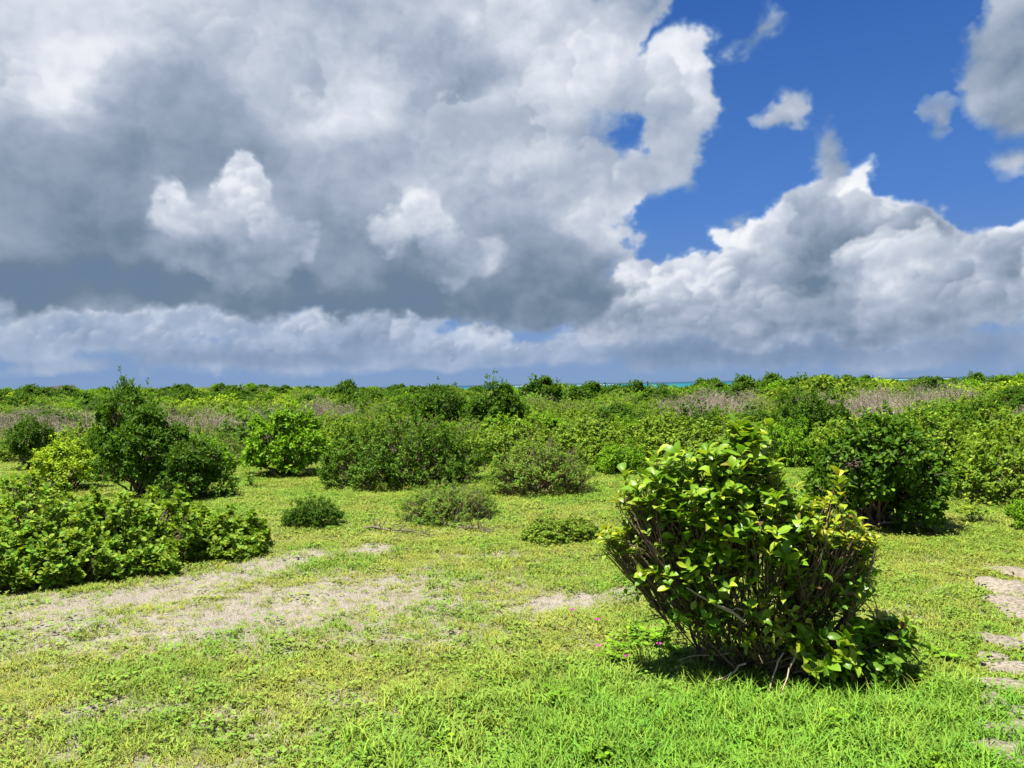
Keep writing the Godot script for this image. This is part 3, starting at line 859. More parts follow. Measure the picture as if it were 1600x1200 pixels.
func make_grass() -> void:
	var rng := RandomNumberGenerator.new()
	rng.seed = 909
	var short := []
	var long := []
	var weeds := []
	var straw := []
	var yellow := Color(0.226, 0.288, 0.046)
	var green := Color(0.140, 0.258, 0.025)
	var fresh := Color(0.108, 0.262, 0.022)
	for band in [[2.3, 4.8, 0.030, 1.0], [4.8, 8.5, 0.042, 1.15], [8.5, 17.0, 0.075, 1.7], [17.0, 32.0, 0.19, 3.2], [32.0, 60.0, 0.5, 6.0]]:
		var step: float = band[2]
		var z: float = -band[0]
		while z > -band[1]:
			var reach := -z * 0.70 + 0.7
			var x := -reach
			while x < reach:
				var px := x + rng.randf_range(-0.6, 0.6) * step
				var pz := z + rng.randf_range(-0.6, 0.6) * step
				x += step
				if px > 2.0 and pz > -7.2 and on_stone(px, pz):
					continue
				var s := bare(px, pz) if pz > -12.0 else 0.0
				if rng.randf() < s * 0.86 - 0.02:
					if rng.randf() < 0.30:
						straw.append([px, land(px, pz) - s * 0.012, pz, rng.randf() * TAU, rng.randf_range(0.5, 0.9) * band[3], rng.randf_range(0.35, 0.8), Color(0.24, 0.23, 0.15) * rng.randf_range(0.5, 1.1)])
					continue
				var l := lush(px, pz) if pz > -7.0 else 0.0
				var n := patch_noise.get_noise_2d(px * 0.7 + 17.0, pz * 0.7 - 5.0)
				var fine := tuft_noise.get_noise_2d(px + 3.0, pz)
				var mid := smoothstep(7.5, 11.0, -pz)
				var c := yellow.lerp(green, clampf(0.22 + n * 1.3 + fine * 0.7 + mid * 0.40, 0.0, 1.0)).lerp(fresh, l * rng.randf_range(0.65, 1.0))
				c *= rng.randf_range(0.70, 1.30)
				c.r *= rng.randf_range(0.88, 1.18)
				var turn := rng.randf() * TAU
				var y := land(px, pz)
				var thin := 1.0 - s * 0.45
				var small := 1.0 - 0.5 * s
				if l > 0.2 and rng.randf() < l * 0.34:
					long.append([px, y, pz, turn, rng.randf_range(0.8, 1.2), rng.randf_range(0.6, 1.15), c])
				elif rng.randf() < 0.05 + l * 0.32 + maxf(0.0, n) * 0.15:
					weeds.append([px, y, pz, turn, rng.randf_range(0.7, 1.3) * band[3], rng.randf_range(0.7, 1.3), c.lerp(fresh, 0.3)])
				elif rng.randf() < (0.05 + 0.10 * smoothstep(1.5, -1.0, px)) * (1.0 - mid):
					straw.append([px, y, pz, turn, rng.randf_range(0.7, 1.1) * band[3], rng.randf_range(0.6, 1.0), Color(0.25, 0.22, 0.11) * rng.randf_range(0.6, 1.1)])
				else:
					short.append([px, y, pz, turn, rng.randf_range(0.75, 1.2) * band[3] * small, rng.randf_range(0.5, 1.25) * (1.0 + n * 0.7) * thin * lerpf(1.0, 1.35, l) * lerpf(1.0, 1.25, mid), c])
			z -= step
	var mat := leafy(0.6, 0.6, 0.35)
	scatter("short_grass", "short yellow-green grass covering the sandy clearing", tuft(1, 14, 0.05, 0.010, 0.048, 1.6, 0.0066), mat, short)
	scatter("long_grass", "longer fresh green grass in front of the leafy bush", tuft(2, 9, 0.045, 0.05, 0.125, 1.1, 0.0075), mat, long)
	scatter("ground_weeds", "small round-leaved weeds mixed through the grass", clover(3), mat, weeds)
	scatter("dry_stubble", "pale dry grass stubble scattered over the bare sand", tuft(4, 8, 0.05, 0.012, 0.05, 0.8, 0.003), mat, straw)

# ---- flat stones along the edge of the grass
func make_stones() -> void:
	var rng := RandomNumberGenerator.new()
	rng.seed = 61
	var mat := StandardMaterial3D.new()
	mat.vertex_color_use_as_albedo = true
	mat.roughness = 0.92
	mat.metallic_specular = 0.25
	mat.uv1_triplanar = true
	mat.uv1_world_triplanar = true
	mat.uv1_scale = Vector3.ONE * 2.2
	var tex := NoiseTexture2D.new()
	tex.width = 512
	tex.height = 512
	tex.seamless = true
	tex.noise = _noise(FastNoiseLite.TYPE_SIMPLEX, 91, 0.02, 6, 0.6)
	var ramp := Gradient.new()
	ramp.set_color(0, Color(0.42, 0.38, 0.34))
	ramp.set_color(1, Color(1, 1, 1))
	ramp.add_point(0.45, Color(0.86, 0.83, 0.79))
	tex.color_ramp = ramp
	mat.albedo_texture = tex
	mat.heightmap_enabled = true
	mat.heightmap_texture = tex
	mat.heightmap_scale = 1.2
	for s in STONES:
		var g := Geo.new()
		var around := 18
		var c := Color(0.240, 0.230, 0.210) * rng.randf_range(0.8, 1.1)
		var sides := PackedFloat32Array()
		var ph := rng.randf() * TAU
		for k in around:
			sides.append(1.0 + 0.22 * sin(2.0 * TAU * k / around + ph) + rng.randf_range(-0.26, 0.26))
		var rings := [[1.08, -0.06], [1.04, 0.022], [0.95, 0.040], [0.62, 0.046], [0.28, 0.048]]
		var tilt := Vector2(rng.randf_range(-0.06, 0.06), rng.randf_range(-0.06, 0.06))
		for ring in rings:
			for k in around:
				var t := TAU * k / around
				var p := Vector3(cos(t) * s[2] * 1.15 * ring[0] * sides[k], ring[1] + rng.randf_range(-0.004, 0.004), sin(t) * s[3] * 1.1 * ring[0] * sides[k])
				p.y += p.x * tilt.x + p.z * tilt.y
				g.vert(p, Vector3(cos(t) * (ring[0] - 0.3) * 0.8, 1.0, sin(t) * (ring[0] - 0.3) * 0.8).normalized(), c)
		var top := g.vert(Vector3(0, 0.048, 0), Vector3.UP, c)
		for r in rings.size() - 1:
			for k in around:
				var a := r * around + k
				var b := r * around + (k + 1) % around
				g.tri(a, a + around, b)
				g.tri(b, a + around, b + around)
		for k in around:
			g.tri((rings.size() - 1) * around + k, top, (rings.size() - 1) * around + (k + 1) % around)
		var o := part(g.done(mat), numbered("flat_stone"), self)
		o.position = Vector3(s[0], land(s[0], s[1]) - 0.016, s[1])
		o.rotation.y = rng.randf_range(-0.5, 0.5)
		tag(o, ("wide " if s[2] > 0.12 else ("small " if s[2] < 0.08 else "")) + "flat pale weathered stone sunk in the grass along the stony path edge", "stone", "flat stones along the edge of the grass")

# ---- the lagoon, its reef and the open sea
func sheet(z0: float, z1: float, half0: float, half1: float, y: float, parts: int, c0: Color, c1: Color, mat: Material) -> ArrayMesh:
	var g := Geo.new()
	for k in parts + 1:
		var t := float(k) / parts
		for s in 17:
			g.vert(Vector3(lerpf(-half0, half0, s / 16.0) if k == 0 else lerpf(-lerpf(half0, half1, t), lerpf(half0, half1, t), s / 16.0), y, lerpf(z0, z1, t)), Vector3.UP, c0.lerp(c1, t))
	for k in parts:
		for s in 16:
			var a := k * 17 + s
			g.tri(a, a + 17, a + 1)
			g.tri(a + 1, a + 17, a + 18)
	return g.done(mat)

func make_sea() -> void:
	var mat := StandardMaterial3D.new()
	mat.vertex_color_use_as_albedo = true
	mat.roughness = 0.55
	mat.metallic_specular = 0.18
	mat.uv1_triplanar = true
	mat.uv1_world_triplanar = true
	mat.uv1_scale = Vector3(0.004, 0.004, 0.012)
	var tex := NoiseTexture2D.new()
	tex.width = 512
	tex.height = 512
	tex.seamless = true
	tex.noise = _noise(FastNoiseLite.TYPE_SIMPLEX, 17, 0.02, 4)
	var ramp := Gradient.new()
	ramp.set_color(0, Color(0.62, 0.72, 0.80))
	ramp.set_color(1, Color(1, 1, 1))
	tex.color_ramp = ramp
	mat.albedo_texture = tex
	var shallow := Color(0.016, 0.165, 0.185)
	var deep := Color(0.016, 0.060, 0.120)
	var sea := thing("sea", "turquoise lagoon with darker open sea beyond the reef", "sea", Vector3.ZERO)
	sea.set_meta("kind", "structure")
	part(sheet(-120, -3600, 2600, 4200, -4.3, 12, shallow, Color(0.010, 0.095, 0.130), mat), "lagoon", sea)
	part(sheet(-3600, -30000, 4200, 30000, -4.3, 12, deep, deep, mat), "open_water", sea)
	var rng := RandomNumberGenerator.new()
	rng.seed = 5
	var foam := plain(Color(0.80, 0.82, 0.82), 0.9)
	var root := thing("surf", "white line of surf breaking on the reef far out", "surf", Vector3.ZERO)
	root.set_meta("kind", "stuff")
	var x := -2600.0
	while x < 2900.0:
		var len := rng.randf_range(60, 420)
		var g := Geo.new()
		var z := -3350.0 - 300.0 * sin(x * 0.0011) + rng.randf_range(-120, 120)
		var foam_width := rng.randf_range(14, 60)
		for k in 9:
			var t := k / 8.0
			var w := sin(PI * t) * foam_width * rng.randf_range(0.6, 1.0)
			var p := Vector3(x + len * t, -4.3, z + rng.randf_range(-20, 20))
			g.vert(p + Vector3(0, 0.06, w * 0.5), Vector3.UP, Color.WHITE)
			g.vert(p + Vector3(0, 0.5, 0), Vector3.UP, Color.WHITE)
			g.vert(p + Vector3(0, 0.06, -w * 0.5), Vector3.UP, Color.WHITE)
		for k in 8:
			for j in 2:
				var a := k * 3 + j
				g.tri(a, a + 1, a + 3)
				g.tri(a + 1, a + 4, a + 3)
		part(g.done(foam), "breaker", root)
		x += len + rng.randf_range(10, 260) * (2.2 if rng.randf() < 0.3 else 0.6)

# ---------------------------------------------------------------- where the shrubs stand
func make_scrub() -> void:
	place("dark", 0, "dark_shrub", "tall dark green shrub with a rounded crown rising behind the other dark shrubs", -8.4, -16.7, 1.7, 1.95, 0.3)
	place("dark", 1, "dark_shrub", "dark green shrub with a shaded hollow face, above the low thicket", -6.1, -12.6, 1.75, 1.5, 1.3)
	place("dark", 0, "dark_shrub", "low dark shrub with large leaves at the clearing's edge beside the thicket", -5.1, -12.3, 1.4, 0.96, 2.0)
	place("lime", 0, "lime_green_shrub", "bright lime-green shrub between dark shrubs behind the thicket", -7.9, -13.6, 1.5, 0.86, 0.5)
	place("dark", 0, "dark_shrub", "small dark shrub standing by a patch of pale grass", -10.9, -17.4, 1.2, 1.2, 3.9)
	place("fresh", 0, "green_shrub", "fresh green shrub with a dark open underside at the clearing's far edge", -4.5, -15.4, 2.1, 1.38, 0.2)
	add_shrub("broad_shrub", "shrub", "wide dense dark green shrub spreading across the clearing's far edge", shrub_meshes(801, {"x": 1.3, "z": 1.0, "h": 1.22, "lobes": 26, "tips": 2600, "per": 8, "len": 0.056, "wid": 0.032, "colors": DARK + [LEAFY[0]], "gloss": true, "low": -0.8, "loose": true}), Vector3(-1.98, land(-1.98, -13.6), -13.6), 0.0, Vector3(1.06, 1.04, 1.0))
	place("olive", 0, "olive_shrub", "brownish olive small-leaved shrub standing alone in the clearing", 0.42, -12.3, 1.7, 0.86, 0.0)
	place("olive", 1, "low_shrub", "low loose grey-green shrub behind the fallen twigs", -0.84, -9.95, 1.3, 0.52, 0.9)
	place("dark", 2, "small_shrub", "small dark shrub on the grass beside the thicket's end", -2.51, -9.6, 0.72, 0.36, 0.4)
	place("leafy", 1, "low_leafy_plant", "low spreading leafy plant on the open grass", 0.5, -8.46, 0.92, 0.25, 0.4)
	add_shrub("round_dark_shrub", "shrub", "large rounded dark glossy shrub behind the leafy bush", shrub_meshes(802, {"x": 0.9, "z": 0.85, "h": 1.28, "lobes": 24, "tips": 2300, "per": 7, "len": 0.062, "wid": 0.042, "colors": DARK + [DARK[0], DARK[1], LEAFY[0]], "round": true, "gloss": true, "low": -0.75}), Vector3(4.16, land(4.16, -8.7), -8.9), 0.0, Vector3.ONE)
	place("fresh", 1, "green_shrub", "fresh green shrub between the leafy bush and the round dark shrub", 5.45, -15.3, 1.15, 0.95, 0.0)
	place("dark", 2, "dark_shrub", "dark domed shrub below the pale dry scrub", 7.99, -20.7, 2.1, 1.6, 0.5)
	place("fresh", 0, "green_shrub", "small green shrub by the stony path's far end", 5.72, -8.5, 0.6, 0.36, 0.7)
	place("fresh", 1, "green_shrub", "small green shrub close behind the leafy bush", 2.04, -14.6, 1.1, 0.62, 0.7)
	place("dark", 0, "dark_shrub", "tall dark leafy shrub standing above the middle scrub", -2.3, -23.7, 2.0, 1.75, 0.9)
	place("dark", 1, "dark_shrub", "taller dark shrub that tops the middle scrub's skyline", -0.55, -23.3, 2.2, 1.85, 1.9)
	place("leafy", 0, "leafy_shrub", "light green leafy shrub behind the olive shrub", 0.08, -17.0, 2.3, 0.95, 0.0)
	place("leafy", 1, "leafy_shrub", "light green mounded shrub between the olive shrubs and the dark scrub", 1.9, -17.5, 2.5, 0.98, 2.0)
	place("leafy", 2, "leafy_shrub", "leafy green shrub joining the mounds behind the clearing", 3.6, -18.2, 2.2, 1.0, 1.0)
	place("dark", 2, "dark_shrub", "dark shrub directly beyond the leafy bush's crown", 4.5, -18.9, 1.9, 1.15, 3.0)
	place("dark", 0, "dark_shrub", "dark spreading shrub behind the light green mounds", 3.1, -22.4, 2.8, 1.15, 5.0)
	var stony := "bright broad-leaved scrub beside the round dark shrub"
	for p in [[6.75, -10.6, 1.6, 0.85], [7.7, -11.6, 1.9, 1.0], [8.6, -12.6, 2.0, 1.05], [7.7, -10.1, 1.6, 0.8], [9.4, -14.2, 2.2, 1.15], [8.4, -15.6, 2.0, 1.1]]:
		place("leafy", int(p[0] * 10.0), "bright_scrub", ("taller " if p[3] > 0.95 else "low ") + stony, p[0], p[1], p[2], p[3], p[0] * 2.0, "bright broad-leaved scrub by the stony path")
	place("dark", 1, "dark_shrub", "dark shrub at the back of the bright broad-leaved scrub", 10.2, -16.8, 1.5, 1.2, 1.0)
	for p in [[6.4, -26.5, 2.6, 1.5], [7.6, -27.8, 2.4, 1.55], [5.6, -27.6, 2.0, 1.4], [10.6, -23.6, 2.2, 1.4], [11.8, -24.8, 2.6, 1.5], [12.4, -27.0, 2.6, 1.55], [10.4, -25.6, 2.2, 1.5], [-15.2, -23.0, 2.4, 1.3], [-13.0, -21.8, 2.2, 1.3], [-8.4, -21.6, 2.2, 1.45], [-7.2, -22.6, 2.2, 1.5], [9.5, -38.0, 3.0, 1.6], [8.3, -36.0, 2.4, 1.3], [11.2, -36.5, 2.4, 1.45], [13.9, -30.0, 2.3, 1.5], [15.2, -31.5, 2.6, 1.6], [12.6, -32.5, 2.4, 1.45], [14.4, -27.5, 2.0, 1.2], [-11.6, -25.5, 2.6, 1.4], [-10.2, -22.8, 2.2, 1.2], [-13.6, -25.0, 2.4, 1.35], [-15.8, -24.6, 2.2, 1.2], [-7.0, -25.0, 2.0, 1.35], [-17.5, -27.5, 2.6, 1.3], [-9.4, -24.6, 1.8, 1.05], [-14.8, -28.0, 2.4, 1.15], [-18.5, -32.0, 2.6, 1.2], [-9.5, -38.0, 2.4, 1.5], [-7.2, -33.5, 1.9, 1.25], [17.5, -33.0, 2.4, 1.6], [20.5, -36.0, 2.6, 1.6], [-22.0, -36.0, 2.6, 1.3], [4.5, -34.0, 1.6, 1.2], [16.4, -24.0, 1.4, 1.1]]:
		place("dry", int(absf(p[0])), "dry_shrub", described("leafless grey dry shrub", p[0], p[1], p[2], p[3] * 0.86), p[0], p[1], p[2], p[3] * 0.86, p[0], "dry grey shrubs in the scrub")
	# the rest of the near scrub
	var rng := RandomNumberGenerator.new()
	rng.seed = 314
	var kept: Array[Vector3] = []
	for o in get_children():
		if o is Node3D and o.has_meta("category") and String(o.get_meta("category")).contains("shrub"):
			kept.append(Vector3(o.position.x, 0.75, o.position.z))
	var names := {"dark": ["dark_shrub", "dark green shrub", "dark shrubs in the scrub"], "leafy": ["leafy_shrub", "mid-green leafy shrub", "mid-green shrubs in the scrub"],
		"olive": ["olive_shrub", "dull olive shrub", "olive shrubs in the scrub"], "lime": ["lime_green_shrub", "yellow-green shrub", "yellow-green shrubs in the scrub"], "fresh": ["green_shrub", "fresh green glossy shrub", "fresh green shrubs in the scrub"]}
	var count := 0
	for k in 9000:
		if count >= 285:
			break
		var t := rng.randf()
		var z := -lerpf(13.5, 46.0, t)
		var x := rng.randf_range(-0.74, 0.74) * -z
		if not scrub_at(x, z):
			continue
		var gap := lerpf(0.85, 1.4, (-z - 14.0) / 32.0)
		var free := true
		for o in kept:
			if Vector2(o.x - x, o.z - z).length() < gap:
				free = false
				break
		if not free:
			continue
		kept.append(Vector3(x, gap, z))
		count += 1
		var kind := kind_at(x, z, rng)
		var h := rng.randf_range(0.58, 0.98) * (1.22 if kind == "dark" and rng.randf() < 0.6 else 1.0) * lerpf(0.95, 1.15, smoothstep(20.0, 40.0, -z))
		var w := h * rng.randf_range(2.0, 3.2)
		place(kind, rng.randi() % 3, names[kind][0], described(names[kind][1], x, z, w, h), x, z, w, h, rng.randf() * TAU, names[kind][2])

const LANDMARKS := [[0.42, -12.3, "the lone olive shrub"], [-1.98, -13.6, "the wide dense dark shrub"], [-4.5, -15.6, "the fresh green shrub with the dark underside"], [-7.9, -13.6, "the lime-green shrub"], [-8.5, -16.7, "the tall dark rounded shrub"],
	[-10.9, -17.4, "the small dark shrub by pale grass"], [-1.4, -23.5, "the tall dark skyline shrubs"], [1.0, -17.3, "the light green mounds"], [7.99, -20.7, "the dark domed shrub"], [5.45, -15.3, "the green shrub behind the leafy bush"],
	[9.5, -38.0, "the pale grey dry patch"], [13.9, -30.0, "the wide dry patch"], [-11.6, -25.5, "the dry brown patch"], [8.5, -12.8, "the bright broad-leaved scrub"], [10.2, -16.8, "the dark shrub over the bright scrub"], [-20.0, -34.0, "the dry scrub below the rock ridge"]]

# how a shrub looks and what it stands by
func described(what: String, x: float, z: float, w: float, h: float) -> String:
	var best := 99.0
	var by: Array = LANDMARKS[0]
	for l in LANDMARKS:
		var d := Vector2(x - l[0], z - l[1]).length()
		if d > 0.4 and d < best:
			best = d
			by = l
	var size := "low " if h < 0.78 else ("tall " if h > 1.0 else "")
	var form := "broad " if w / h > 2.75 else ("compact " if w / h < 2.4 else "")
	var side := "close by" if best < 2.2 else ("well behind" if z < by[1] - 5.0 else ("behind" if z < by[1] - 1.2 else "beside"))
	return "%s%s%s %s %s" % [size, form, what, side, by[2]]

func kind_at(x: float, z: float, rng: RandomNumberGenerator) -> String:
	var n := land_noise.get_noise_2d(x * 5.0 + 50.0, z * 5.0) + rng.randf_range(-0.35, 0.35)
	var m := land_noise.get_noise_2d(x * 4.0, z * 4.0 + 90.0) + rng.randf_range(-0.3, 0.3)
	if n > 0.28:
		return "dark"
	if n < -0.26:
		return "olive"
	if m > 0.36:
		return "lime"
	if m < -0.26:
		return "fresh"
	return "leafy"

# whether scrub grows here, outside the clearing
func scrub_at(x: float, z: float) -> bool:
	var edge := 16.2
	if x < -8.5:
		edge = 18.8
	elif x < -5.5:
		edge = 13.7
	elif x < -2.8:
		edge = 16.5
	if x > 4.0:
		edge = 16.2 - 0.4 * (x - 4.0)
	if x > 8.5:
		edge = 14.0
	return -z > edge

func make_thicket() -> void:
	var spots := [
		[-4.75, -7.35, 0.95, 0.7, 0.76, "round-leaved green thicket, its tallest stretch by the sandy track"], [-3.85, -7.75, 0.75, 0.55, 0.62, "round-leaved green thicket in its middle stretch behind the sandy track"],
		[-3.2, -8.2, 0.6, 0.45, 0.42, "round-leaved green thicket, its low end towards the clearing"], [-4.2, -7.05, 0.65, 0.38, 0.42, "low skirt of round-leaved thicket spilling onto the sandy track"], [-5.7, -8.6, 1.0, 0.7, 0.74, "round-leaved thicket below the lime-green shrub"], [-4.6, -8.9, 0.9, 0.65, 0.54, "round-leaved thicket below the dark shrubs"],
		[-3.7, -7.3, 0.5, 0.32, 0.26, "low leafy fringe between the thicket and the bare sand"], [-3.0, -7.85, 0.42, 0.26, 0.20, "low leafy fringe at the thicket's tapering end"], [-4.8, -6.75, 0.55, 0.35, 0.3, "low leafy fringe where the thicket meets the sandy track"]]
	for k in spots.size():
		var s: Array = spots[k]
		var m := shrub_meshes(900 + k, {"x": s[2], "z": s[3], "h": s[4], "loose": true, "lobes": 8, "tips": 1700, "per": 6, "len": 0.052, "wid": 0.046, "colors": LEAFY + [LEAFY[1], LEAFY[2], OLIVE[1]], "round": true, "twigs": 0.5, "top": false, "low": -0.7})
		add_shrub("leafy_thicket", "thicket", s[5], m, Vector3(s[0], land(s[0], s[1]), s[1]), 0.0, Vector3.ONE)

func make_far_scrub() -> void:
	var rng := RandomNumberGenerator.new()
	rng.seed = 99
	var root := thing("distant_scrub", "green scrub stretching back to the shore", "scrub", Vector3.ZERO)
	root.set_meta("kind", "stuff")
	var specs := {
		"dark": {"x": 1.3, "z": 1.2, "h": 1.4, "lobes": 12, "tips": 420, "per": 5, "len": 0.17, "wid": 0.10, "colors": DARK, "twigs": 0.0},
		"leafy": {"x": 1.5, "z": 1.4, "h": 1.1, "lobes": 12, "tips": 420, "per": 5, "len": 0.16, "wid": 0.11, "colors": LEAFY, "twigs": 0.0},
		"olive": {"x": 1.3, "z": 1.3, "h": 1.0, "lobes": 12, "tips": 460, "per": 5, "len": 0.13, "wid": 0.07, "colors": OLIVE, "twigs": 0.0},
		"lime": {"x": 1.4, "z": 1.2, "h": 1.05, "lobes": 12, "tips": 420, "per": 5, "len": 0.15, "wid": 0.09, "colors": LIME, "twigs": 0.0},
		"fresh": {"x": 1.4, "z": 1.3, "h": 1.2, "lobes": 12, "tips": 420, "per": 5, "len": 0.16, "wid": 0.10, "colors": FRESH, "twigs": 0.0}}
	var rows := {"dark": [], "leafy": [], "olive": [], "lime": [], "fresh": [], "dry": []}
	var z := -43.0
	while z > -158.0:
		var step := lerpf(1.7, 2.6, (-z - 43.0) / 115.0)
		var x := z * 0.78
		while x < -z * 0.78:
			var px := x + rng.randf_range(-0.6, 0.6) * step
			var pz := z + rng.randf_range(-0.6, 0.6) * step
			x += step
			var kind := kind_at(px, pz, rng)
			if kind == "leafy" and rng.randf() < 0.45:
				kind = "olive"
			if patch_noise.get_noise_2d(px * 0.06, pz * 0.06 + 30.0) > 0.18 and rng.randf() < 0.4:
				kind = "dry"
			rows[kind].append([Vector3(px, land(px, pz), pz), rng.randf() * TAU, rng.randf_range(0.72, 1.15) * (1.0 + 0.7 * maxf(0.0, patch_noise.get_noise_2d(px * 0.16, pz * 0.16)))])
		z -= step
	var count := 0
	for kind in rows:
		var mesh: Mesh = dry_mesh(650, 1.2, 1.15, 70) if kind == "dry" else shrub_meshes(hash(kind) % 1000, specs[kind]).foliage
		var mm := MultiMesh.new()
		mm.transform_format = MultiMesh.TRANSFORM_3D
		mm.mesh = mesh
		mm.instance_count = rows[kind].size()
		count += rows[kind].size()
		for k in rows[kind].size():
			var r: Array = rows[kind][k]
			mm.set_instance_transform(k, Transform3D(Basis(Vector3.UP, r[1]).scaled(Vector3(r[2], r[2] * rng.randf_range(0.9, 1.15), r[2])), r[0]))
		var o := MultiMeshInstance3D.new()
		o.name = {"dark": "dark_foliage", "leafy": "leafy_foliage", "olive": "olive_foliage", "lime": "lime_foliage", "fresh": "fresh_foliage", "dry": "dry_twigs"}[kind]
		o.multimesh = mm
		root.add_child(o)
	# a low dark ridge of rock on the skyline, with one small tree beside it
	var g := Geo.new()
	for k in 30:
		var t := k / 29.0
		var top := (0.25 + 0.75 * smoothstep(0.0, 0.8, t)) * (1.0 - smoothstep(0.93, 1.0, t)) + rng.randf_range(-0.06, 0.06)
		for j in 3:
			g.vert(Vector3(t * 9.0, [-0.6, 1.0, -0.6][j] * (top if j == 1 else 1.0), [1.2, 0.0, -1.2][j]), Vector3(0, 0.6, 0.8 - j * 0.8).normalized(), Color(0.013, 0.010, 0.011) * rng.randf_range(0.7, 1.3))
	for k in 29:
		for j in 2:
			var a := k * 3 + j
			g.tri(a, a + 3, a + 1)
			g.tri(a + 1, a + 3, a + 4)
	var ridge := part(g.done(bark), "rock_ridge", self)
	ridge.position = Vector3(-72.0, land(-70.0, -118.0) + 1.25, -112.0)
	tag(ridge, "low dark ridge of rock on the skyline", "rock")

# ---------------------------------------------------------------- sky
# Air and clouds computed by direction (azimuth and elevation in degrees): soft banks of cloud, broken up by noise.
const MAP_STEP := 0.5
const MAP_W := 720
const MAP_H := 180

class CloudLayer:
	var cover := PackedFloat32Array()
	var crisp := PackedFloat32Array()
	var tone := PackedFloat32Array()

func _stamp(layer: CloudLayer, b: Array, painting_tone: bool) -> void:
	var stretch: float = 1.0
	var r: float = maxf(b[2], b[3])
	var c0 := int(floor((b[0] - r + 180.0) / MAP_STEP))
	var c1 := int(ceil((b[0] + r + 180.0) / MAP_STEP))
	var r0 := maxi(0, int(floor((b[1] - r) / MAP_STEP)))
	var r1 := mini(MAP_H - 1, int(ceil((b[1] + r) / MAP_STEP)))
	var ca := cos(deg_to_rad(-b[4]))
	var sa := sin(deg_to_rad(-b[4]))
	for row in range(r0, r1 + 1):
		var dy: float = row * MAP_STEP - b[1]
		for col in range(c0, c1 + 1):
			var dx: float = (col * MAP_STEP - 180.0 - b[0]) * stretch
			var u: float = (dx * ca + dy * sa) / b[2]
			var v: float = (-dx * sa + dy * ca) / b[3]
			var q := 1.0 - (u * u + v * v)
			if q <= 0.0:
				continue
			var at := row * MAP_W + posmod(col, MAP_W)
			if painting_tone:
				layer.tone[at] = lerpf(layer.tone[at], b[5], smoothstep(0.0, 1.0, q) * b[6])
			else:
				var w: float = sqrt(q) * b[5]
				if w > layer.cover[at]:
					layer.crisp[at] = b[6]
				layer.cover[at] = maxf(layer.cover[at], w)

func _blurred(a: PackedFloat32Array) -> PackedFloat32Array:
	var o := a.duplicate()
	for row in range(1, MAP_H - 1):
		for col in range(1, MAP_W - 1):
			var i := row * MAP_W + col
			o[i] = (a[i] * 2.0 + a[i - 1] + a[i + 1] + a[i - MAP_W] + a[i + MAP_W]) / 6.0
	return o

func _at(a: PackedFloat32Array, az: float, el: float) -> float:
	var x := fposmod((az + 180.0) / MAP_STEP, MAP_W)
	var y := clampf(el / MAP_STEP, 0.0, MAP_H - 1.01)
	var xi := int(x)
	var yi := int(y)
	var fx := x - xi
	var fy := y - yi
	var xj := (xi + 1) % MAP_W
	var r := yi * MAP_W
	var s := r + MAP_W
	return lerpf(lerpf(a[r + xi], a[r + xj], fx), lerpf(a[s + xi], a[s + xj], fx), fy)

var cloud_layers: Array = []
var warp_a := FastNoiseLite.new()
var warp_b := FastNoiseLite.new()
var puff := FastNoiseLite.new()
var wisp := FastNoiseLite.new()

const TONES := [
	[0.0, 70, 94, 118], [0.2, 98, 120, 142], [0.4, 134, 151, 173], [0.6, 164, 177, 197], [0.8, 198, 206, 221], [1.0, 234, 238, 246], [1.25, 250, 251, 253]]

func _tone_color(t: float) -> Vector3:
	t = clampf(t, 0.0, 1.25)
	for k in range(1, TONES.size()):
		if t <= TONES[k][0]:
			var a: Array = TONES[k - 1]
			var b: Array = TONES[k]
			var f: float = (t - a[0]) / (b[0] - a[0])
			return Vector3(lerpf(a[1], b[1], f), lerpf(a[2], b[2], f), lerpf(a[3], b[3], f))
	return Vector3(250, 251, 253)

func _air(e: float) -> Vector3:
	if e < 3.0:
		return Vector3(132, 160, 200).lerp(Vector3(126, 158, 205), e / 3.0)
	elif e < 12.0:
		return Vector3(126, 158, 205).lerp(Vector3(84, 132, 205), (e - 3.0) / 9.0)
	elif e < 30.0:
		return Vector3(84, 132, 205).lerp(Vector3(46, 92, 170), (e - 12.0) / 18.0)
	return Vector3(44, 91, 171).lerp(Vector3(34, 72, 146), minf(1.0, (e - 30.0) / 50.0))

func _direction(az: float, e: float) -> Vector3:
	var ra := deg_to_rad(az)
	var re := deg_to_rad(e)
	return Vector3(sin(ra) * cos(re), sin(re) * 1.25, -cos(ra) * cos(re))

class Heap:
	var az := 0.0
	var el := 0.0
	var r := 1.0
	var strength := 1.0

# rounded heads of cloud for one layer, the higher (farther) ones first
func _heaps(n: int, rng: RandomNumberGenerator) -> Array:
	var out := []
	for b in CLOUD_COVER[n]:
		if b[6] < 0.5 and n != 2:
			continue
		var veiled: bool = b[6] < 0.5
		var count := int(clampf(b[2] * b[3] * [7.0, 1.5, 0.55, 1.6][n], 4, 44))
		for k in count:
			var h := Heap.new()
			var t := rng.randf() * TAU
			var m := sqrt(rng.randf()) * 0.9
			if sin(t) * m < -0.2 and rng.randf() < 0.75:
				continue
			h.az = b[0] + cos(t) * m * b[2] * 0.92
			h.el = b[1] + sin(t) * m * b[3] * 0.86
			h.r = minf(b[2], b[3]) * lerpf(0.14, 0.72, pow(rng.randf(), 1.5)) * (1.0 - 0.4 * m)
			h.strength = rng.randf_range(0.35, 0.95) * [0.9, 1.0, 0.55, 0.9][n] * clampf(b[6] + 0.1, 0.0, 1.0)
			if veiled:
				h.r = rng.randf_range(0.9, 3.6)
				h.strength = rng.randf_range(0.12, 0.5)
			out.append(h)
	out.sort_custom(func(p, q): return p.el > q.el)
	return out

